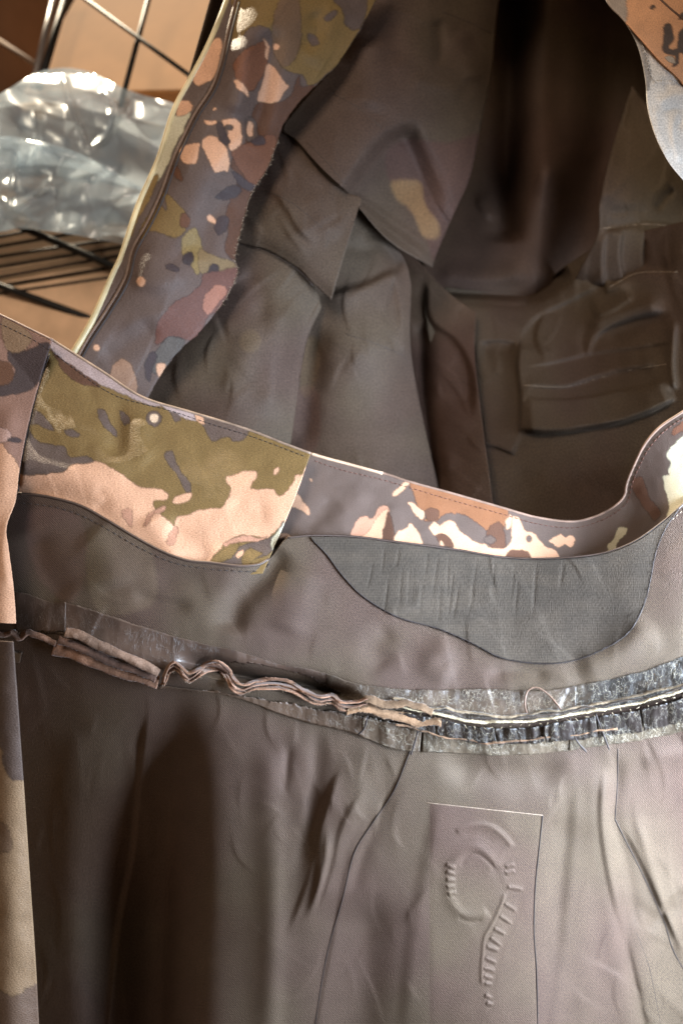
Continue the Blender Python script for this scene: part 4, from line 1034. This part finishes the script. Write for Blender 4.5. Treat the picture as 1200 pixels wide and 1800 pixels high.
# A: big hanging lobe
A_L = [(660, -60), (640, 30), (600, 100), (560, 145), (515, 195), (495, 225), (520, 245), (560, 290), (606, 333)]
A_M = [(770, -60), (760, 60), (730, 160), (712, 240), (700, 300), (690, 340), (680, 380), (680, 400), (680, 420)]
A_R = [(885, -60), (872, 40), (864, 130), (845, 220), (826, 310), (800, 370), (778, 420), (764, 455), (760, 470)]
hA, dA = hsheet([A_L, A_M, A_R],
    [(640, 0, .728), (560, 150, .722), (500, 225, .715), (606, 333, .690), (750, 0, .740), (700, 160, .715), (720, 330, .755), (870, 40, .790), (845, 220, .785), (800, 370, .775), (762, 460, .775), (640, 240, .700)],
    [('s', [(590, 360), (612, 332), (640, 290), (680, 245), (740, 215)], 14, 190, -.020, .2), ('r', [(645, 60), (650, 130), (640, 200)], 30, 34, .010, .2), ('r', [(770, 30), (775, 80), (770, 120)], 12, 14, -.010, .2), ('r', [(805, 50), (820, 110), (835, 150)], 20, 20, .008, .2), ('r', [(720, 130), (760, 150), (820, 165)], 16, 16, .006, .25), ('r', [(700, 20), (690, 70), (700, 120)], 20, 18, -.006, .25),
     ('r', [(630, 20), (610, 70), (590, 110)], 16, 18, -.007, .2), ('r', [(830, 165), (830, 190), (815, 210)], 14, 14, -.006, .3)], 321, blots=[
        (lin(72, 53, 47), [(684, 262), (720, 245), (790, 250), (836, 235), (850, 250), (825, 330), (790, 400), (765, 460), (740, 400), (700, 340), (678, 300)], .85), (lin(116, 90, 62), [(688, 322), (710, 316), (738, 320), (744, 345), (755, 370), (772, 395), (768, 418), (742, 415), (730, 385), (718, 365), (698, 350)], .75)], amp=1.5)
# D: middle column
hD, dD = hsheet([[(560, 360), (620, 360), (660, 400), (700, 440), (716, 470), (722, 500)], [(520, 600), (580, 590), (640, 600), (690, 620), (725, 640)], [(480, 880), (560, 880), (640, 880), (720, 880), (775, 880)]],
    [(580, 380, .74), (650, 400, .755), (715, 470, .77), (530, 600, .755), (600, 590, .735), (660, 610, .735), (722, 640, .77), (500, 870, .74), (600, 870, .715), (690, 870, .715), (770, 870, .75)],
    [('s', [(560, 520), (640, 500), (690, 478), (712, 500)], 8, 40, .010, .25), ('r', [(640, 400), (680, 440), (705, 480)], 14, 14, -.016, .2), ('r', [(690, 470), (705, 540), (712, 640)], 14, 10, .010, .2), ('r', [(590, 430), (640, 440), (670, 430)], 14, 12, -.008, .3), ('r', [(560, 560), (545, 680), (530, 800)], 22, 26, -.010, .2)], 331,
    blots=[(lin(132, 104, 66), [(528, 600), (545, 592), (560, 600), (562, 640), (548, 690), (530, 690)], .15), (lin(90, 60, 54), [(520, 690), (560, 690), (555, 790), (505, 790)], .25)])
# E: deep panel right of the column
hE, dE = hsheet([[(690, 400), (745, 470), (795, 520), (836, 548)], [(700, 640), (760, 620), (815, 640), (836, 650)], [(730, 930), (780, 930), (830, 930), (872, 930)]],
    [(700, 430, .87), (760, 490, .85), (840, 548, .84), (710, 640, .86), (770, 620, .825), (836, 650, .795), (745, 900, .775), (800, 900, .725), (860, 930, .688)],
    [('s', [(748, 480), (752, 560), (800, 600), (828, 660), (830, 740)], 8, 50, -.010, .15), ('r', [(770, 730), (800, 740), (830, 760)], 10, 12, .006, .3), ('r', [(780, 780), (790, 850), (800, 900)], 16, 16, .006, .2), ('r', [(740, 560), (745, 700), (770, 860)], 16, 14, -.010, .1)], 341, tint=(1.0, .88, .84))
# F: back of the hood, upper
hF, dF = hsheet([[(800, -80), (900, -80), (1000, -80), (1160, -80)], [(760, 250), (880, 250), (980, 250), (1140, 250)], [(730, 640), (860, 640), (960, 640), (1130, 600)]],
    [(800, -40, .98), (900, -40, .96), (965, -40, .86), (1040, -40, .93), (1150, -40, .99), (770, 300, .96), (890, 300, .95), (965, 300, .865), (1040, 300, .95), (1130, 300, .98), (750, 520, .92), (860, 515, .91), (960, 480, .905), (1110, 420, .94), (750, 640, .96), (860, 640, .95), (960, 640, .95), (1130, 600, .95)],
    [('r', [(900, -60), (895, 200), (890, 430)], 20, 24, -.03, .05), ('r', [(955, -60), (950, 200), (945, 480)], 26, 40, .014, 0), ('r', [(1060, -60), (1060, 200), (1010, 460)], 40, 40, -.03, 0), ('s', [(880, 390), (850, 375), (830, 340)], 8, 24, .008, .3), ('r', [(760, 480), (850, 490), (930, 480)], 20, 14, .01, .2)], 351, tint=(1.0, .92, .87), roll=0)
# G: floor of the hood, lower right
hG, dG = hsheet([[(740, 500), (850, 512), (940, 506), (1000, 462), (1080, 420), (1240, 380)], [(760, 640), (850, 650), (930, 650), (1050, 650), (1130, 630), (1240, 600)], [(780, 780), (860, 790), (930, 770), (1040, 760), (1130, 740), (1240, 690)], [(800, 960), (900, 980), (1000, 990), (1080, 970), (1150, 930), (1240, 860)]],
    [(760, 515, .86), (860, 520, .87), (950, 510, .87), (1050, 440, .83), (1200, 400, .74), (780, 650, .835), (920, 650, .80), (1050, 640, .775), (1200, 600, .70), (860, 780, .77), (1000, 760, .735), (1150, 740, .68), (850, 950, .70), (1000, 970, .675), (1150, 920, .64), (1240, 700, .65)],
    [('s', [(1190, 700), (1100, 738), (1000, 756), (915, 760)], 3, 60, .008, .08), ('s', [(1170, 642), (1100, 650), (1040, 665), (990, 680), (920, 676)], 3, 40, .004, .15),
     ('s', [(912, 765), (914, 700), (908, 640), (914, 600)], 4, 40, .007, .1), ('s', [(830, 600), (832, 660), (838, 720), (850, 790)], 5, 40, -.010, .1),
     ('r', [(840, 612), (880, 620), (906, 612)], 14, 12, -.010, .25), ('r', [(868, 610), (875, 640), (870, 660)], 7, 8, .006, .25), ('r', [(740, 508), (850, 516), (940, 512), (1000, 470)], 16, 14, -.034, .1), ('s', [(930, 535), (850, 530), (760, 525)], 6, 50, .008, .15),
     ('r', [(1030, 580), (1060, 560), (1120, 540), (1170, 530)], 12, 14, .010, .2), ('r', [(1030, 640), (1025, 590), (1045, 570)], 10, 12, -.007, .25), ('r', [(1060, 600), (1120, 575), (1180, 560)], 12, 12, -.006, .2), ('s', [(1065, 520), (1060, 480), (1063, 440)], 4, 40, .006, .2), ('s', [(1190, 480), (1120, 478), (1060, 510)], 4, 40, -.006, .2), ('r', [(1095, 470), (1092, 440), (1100, 420)], 5, 6, -.004, .2), ('r', [(1130, 470), (1128, 440), (1130, 420)], 5, 6, -.004, .2),
     ('s', [(1190, 600), (1120, 612), (1040, 622), (960, 640), (916, 645)], 3, 26, .003, .15), ('s', [(916, 700), (1000, 702), (1090, 686), (1180, 668)], 3, 26, .003, .15), ('s', [(1060, 500), (1000, 530), (940, 560), (912, 600)], 5, 50, .004, .15), ('s', [(1180, 545), (1110, 560), (1050, 590), (1030, 640)], 5, 40, .005, .2), ('s', [(1120, 520), (1080, 545), (1040, 560)], 4, 30, .005, .2), ('s', [(960, 640), (940, 590), (960, 540)], 5, 40, .003, .2), ('s', [(840, 605), (870, 600), (908, 604)], 4, 30, -.004, .15), ('s', [(905, 800), (870, 786), (838, 782)], 3, 30, .004, .15),
     ('r', [(930, 530), (990, 500), (1060, 470)], 14, 16, .008, .2), ('r', [(1000, 830), (1060, 870), (1100, 850)], 20, 20, -.006, .3), ('r', [(900, 820), (930, 840), (960, 835)], 16, 16, -.005, .3), ('r', [(1080, 690), (1120, 680), (1170, 660)], 10, 10, -.005, .25), ('r', [(1185, 560), (1180, 640), (1185, 690)], 6, 14, .012, .15)],
    361, tint=(1.0, .98, .95), step=3.2, amp=1.7)
# R: right side wall of the hood
hR, dR = hsheet([[(1110, 150), (1140, 190), (1190, 270), (1260, 330)], [(1076, 260), (1110, 310), (1170, 340), (1260, 370)], [(1054, 350), (1090, 380), (1150, 390), (1260, 400)], [(1050, 410), (1080, 430), (1140, 440), (1260, 430)], [(1010, 490), (1060, 512), (1130, 492), (1260, 470)]],
    [(1110, 160, .80), (1190, 270, .80), (1076, 270, .785), (1120, 330, .785), (1220, 350, .82), (1054, 360, .785), (1150, 390, .79), (1250, 400, .80), (1050, 430, .80), (1010, 490, .825), (1130, 480, .79), (1250, 470, .76)],
    [('r', [(1060, 372), (1100, 372), (1140, 372)], 10, 10, -.008, .2), ('r', [(1140, 345), (1160, 330), (1175, 310)], 5, 7, .007, .2), ('r', [(1150, 372), (1165, 350), (1185, 330)], 6, 6, -.006, .2), ('s', [(1210, 400), (1140, 393), (1056, 408)], 4, 34, -.006, .1), ('s', [(1095, 400), (1090, 450), (1098, 500)], 4, 26, .005, .15), ('s', [(1135, 398), (1130, 450), (1134, 490)], 4, 26, .005, .15), ('s', [(1172, 400), (1170, 440), (1176, 480)], 4, 24, .005, .15), ('s', [(1064, 410), (1060, 460), (1064, 510)], 4, 22, .005, .15), ('r', [(1230, 478), (1130, 484), (1050, 512)], 8, 8, .006, .1), ('r', [(1080, 250), (1065, 320), (1058, 360)], 12, 14, .006, .2)],
    371, tint=(1.02, 1.08, 1.02), step=3.2, amp=1.4)
# outer shell of the hood behind everything
shell, dS = hsheet([[(395, -90), (700, -120), (1000, -120), (1400, -120)], [(310, 200), (700, 200), (1000, 200), (1400, 200)], [(200, 480), (700, 500), (1000, 500), (1400, 500)], [(160, 660), (700, 960), (1000, 1000), (1400, 900)]],
    [(395, -90, .70), (700, -100, 1.00), (1000, -100, 1.06), (1400, -100, .80), (310, 200, .70), (700, 200, 1.0), (1000, 200, 1.08), (1400, 200, .80), (200, 480, .70), (700, 500, .98), (1000, 500, 1.05), (1400, 500, .78), (160, 680, .68), (700, 960, .85), (1000, 1000, .85), (1400, 900, .70)], [], 381, k=.8, step=9, name='hood_shell', roll=0)
# seams inside the hood
for pts, dd, own in (([(452, 336), (480, 340), (515, 358), (548, 384), (566, 400)], dB, hB), ([(416, 428), (470, 443), (520, 472), (550, 502)], dB, hB), ([(586, 164), (630, 190), (670, 224)], dA, hA), ([(540, 250), (575, 286), (606, 322)], dA, hA), ([(775, 20), (830, 42), (862, 58)], dA, hA),
                     ([(606, 586), (660, 604), (708, 624)], dD, hD), ([(920, 766), (1000, 757), (1100, 739), (1178, 705)], dG, hG), ([(914, 600), (909, 640), (915, 700), (912, 760)], dG, hG), ([(840, 782), (870, 784), (905, 800)], dG, hG)):
    cord('lining_seam', pts, dd, .0004, SEAMT, own, .0, .5)
for pts, dd, own in (([(920, 677), (990, 680), (1040, 668), (1100, 652), (1170, 640)], dG, hG), ([(1070, 505), (1120, 480), (1190, 478)], dG, hG), ([(1055, 402), (1140, 394), (1200, 402)], dR, hR)):
    cord('lining_seam', pts, dd, .0003, PALE, own, .0, .6)

# --- upper right: edge of the hood coming back to the camera
fl0 = rbf([(1040, -60, .565), (1100, 40, .560), (1136, 150, .558), (1145, 200, .558), (1200, 320, .560), (1200, 0, .575), (1200, 160, .572), (1280, 200, .60), (1280, -60, .60), (1280, 400, .59), (1560, -100, .70), (1560, 400, .70)])
FLF = [('r', [(1160, 150), (1190, 145), (1230, 150)], 10, 12, -.010, .15), ('r', [(1155, 185), (1180, 168), (1230, 165)], 10, 10, .008, .15), ('r', [(1160, 200), (1185, 190), (1200, 200), (1188, 230)], 9, 10, -.012, .2), ('r', [(1185, 200), (1182, 240), (1196, 290)], 7, 7, .010, .2), ('r', [(1150, 180), (1158, 230), (1180, 280)], 9, 9, .006, .2)]
def D_fl(u, v):
    return fl0(u, v) - relief(u, v, FLF) - .0008 * fbm(u, v, 30, 3, 81)
flap = sheet('hood_edge_lining', [[(1030, -60), (1070, 5), (1100, 42), (1122, 85), (1134, 140), (1138, 190), (1152, 240), (1175, 285), (1205, 322), (1260, 390)], [(1560, -160), (1560, -60), (1560, 60), (1560, 200), (1560, 330), (1560, 420)]], D_fl,
             lambda u, v: printed(u, v, lin(206, 197, 186), [(lin(150, 142, 134), [(1095, 20), (1112, 50), (1126, 60), (1136, 95), (1142, 130), (1138, 160), (1128, 140), (1120, 90)])]), EDGE, jacket, step=2.4)
TOPL = [(1050, -60), (1066, 0), (1092, 30), (1124, 66), (1158, 104), (1186, 130), (1206, 152), (1260, 200)]
oblots = [(lin(160, 144, 130), [(1040, -40), (1094, -40), (1098, 40), (1080, 40), (1060, 0)]), (MAUVE, [(1168, 46), (1178, 44), (1182, 66), (1176, 84), (1188, 86), (1192, 58), (1210, 50), (1215, 100), (1195, 92), (1190, 112), (1180, 118), (1186, 100), (1168, 92), (1164, 70)]), (MAUVE, dot(1146, 13, 4.5)), (MAUVE, [(1192, 30), (1210, 15), (1210, 34), (1196, 36)]), (lin(172, 156, 138), [(1168, 100), (1182, 100), (1184, 112), (1172, 108)])]
camo_edge = sheet('hood_edge_facing', [TOPL, [(1300, -60), (1300, 0), (1300, 100), (1300, 220)]], off(D_fl, .006), lambda u, v: printed(u, v, lin(206, 152, 112), oblots, warp=3), MATT, jacket, step=2.2, thick=.0012)
cord('fold_crease', [(1155, -5), (1180, 18), (1206, 38)], off(D_fl, .006), .0009, PIPE, camo_edge, .0002)
fray('edge_fray', [(1124, 66), (1136, 100), (1142, 128), (1152, 145), (1160, 142), (1190, 144)], D_fl, flap, simple('white_fibre', lin(215, 208, 198), .8), n=70, length=4, off=.001)
# unseen sheet above the frame, added and widened to shade the hood's back wall
cv = []
A = np.linspace(0, 1, 40); B = np.linspace(0, 1, 26)
for b in B:
    for a in A:
        z = .74 + b * .36
        x0, x1 = -.13 * z / .6, 1.0
        x = x0 + a * (x1 - x0)
        y = .785 * z + .06 * math.sin(math.pi * a) + .012 * math.sin(9 * a + 3 * b)
        cv.append(cs(x, y, z))
cf = [(j * 40 + i, j * 40 + i + 1, (j + 1) * 40 + i + 1, (j + 1) * 40 + i) for j in range(25) for i in range(39)]
light_blocker = link('hood_light_blocker', raw_mesh('hood_light_blocker', cv, cf), jacket, simple('light_blocker_lining', LIN_B, .5, nscale=20))
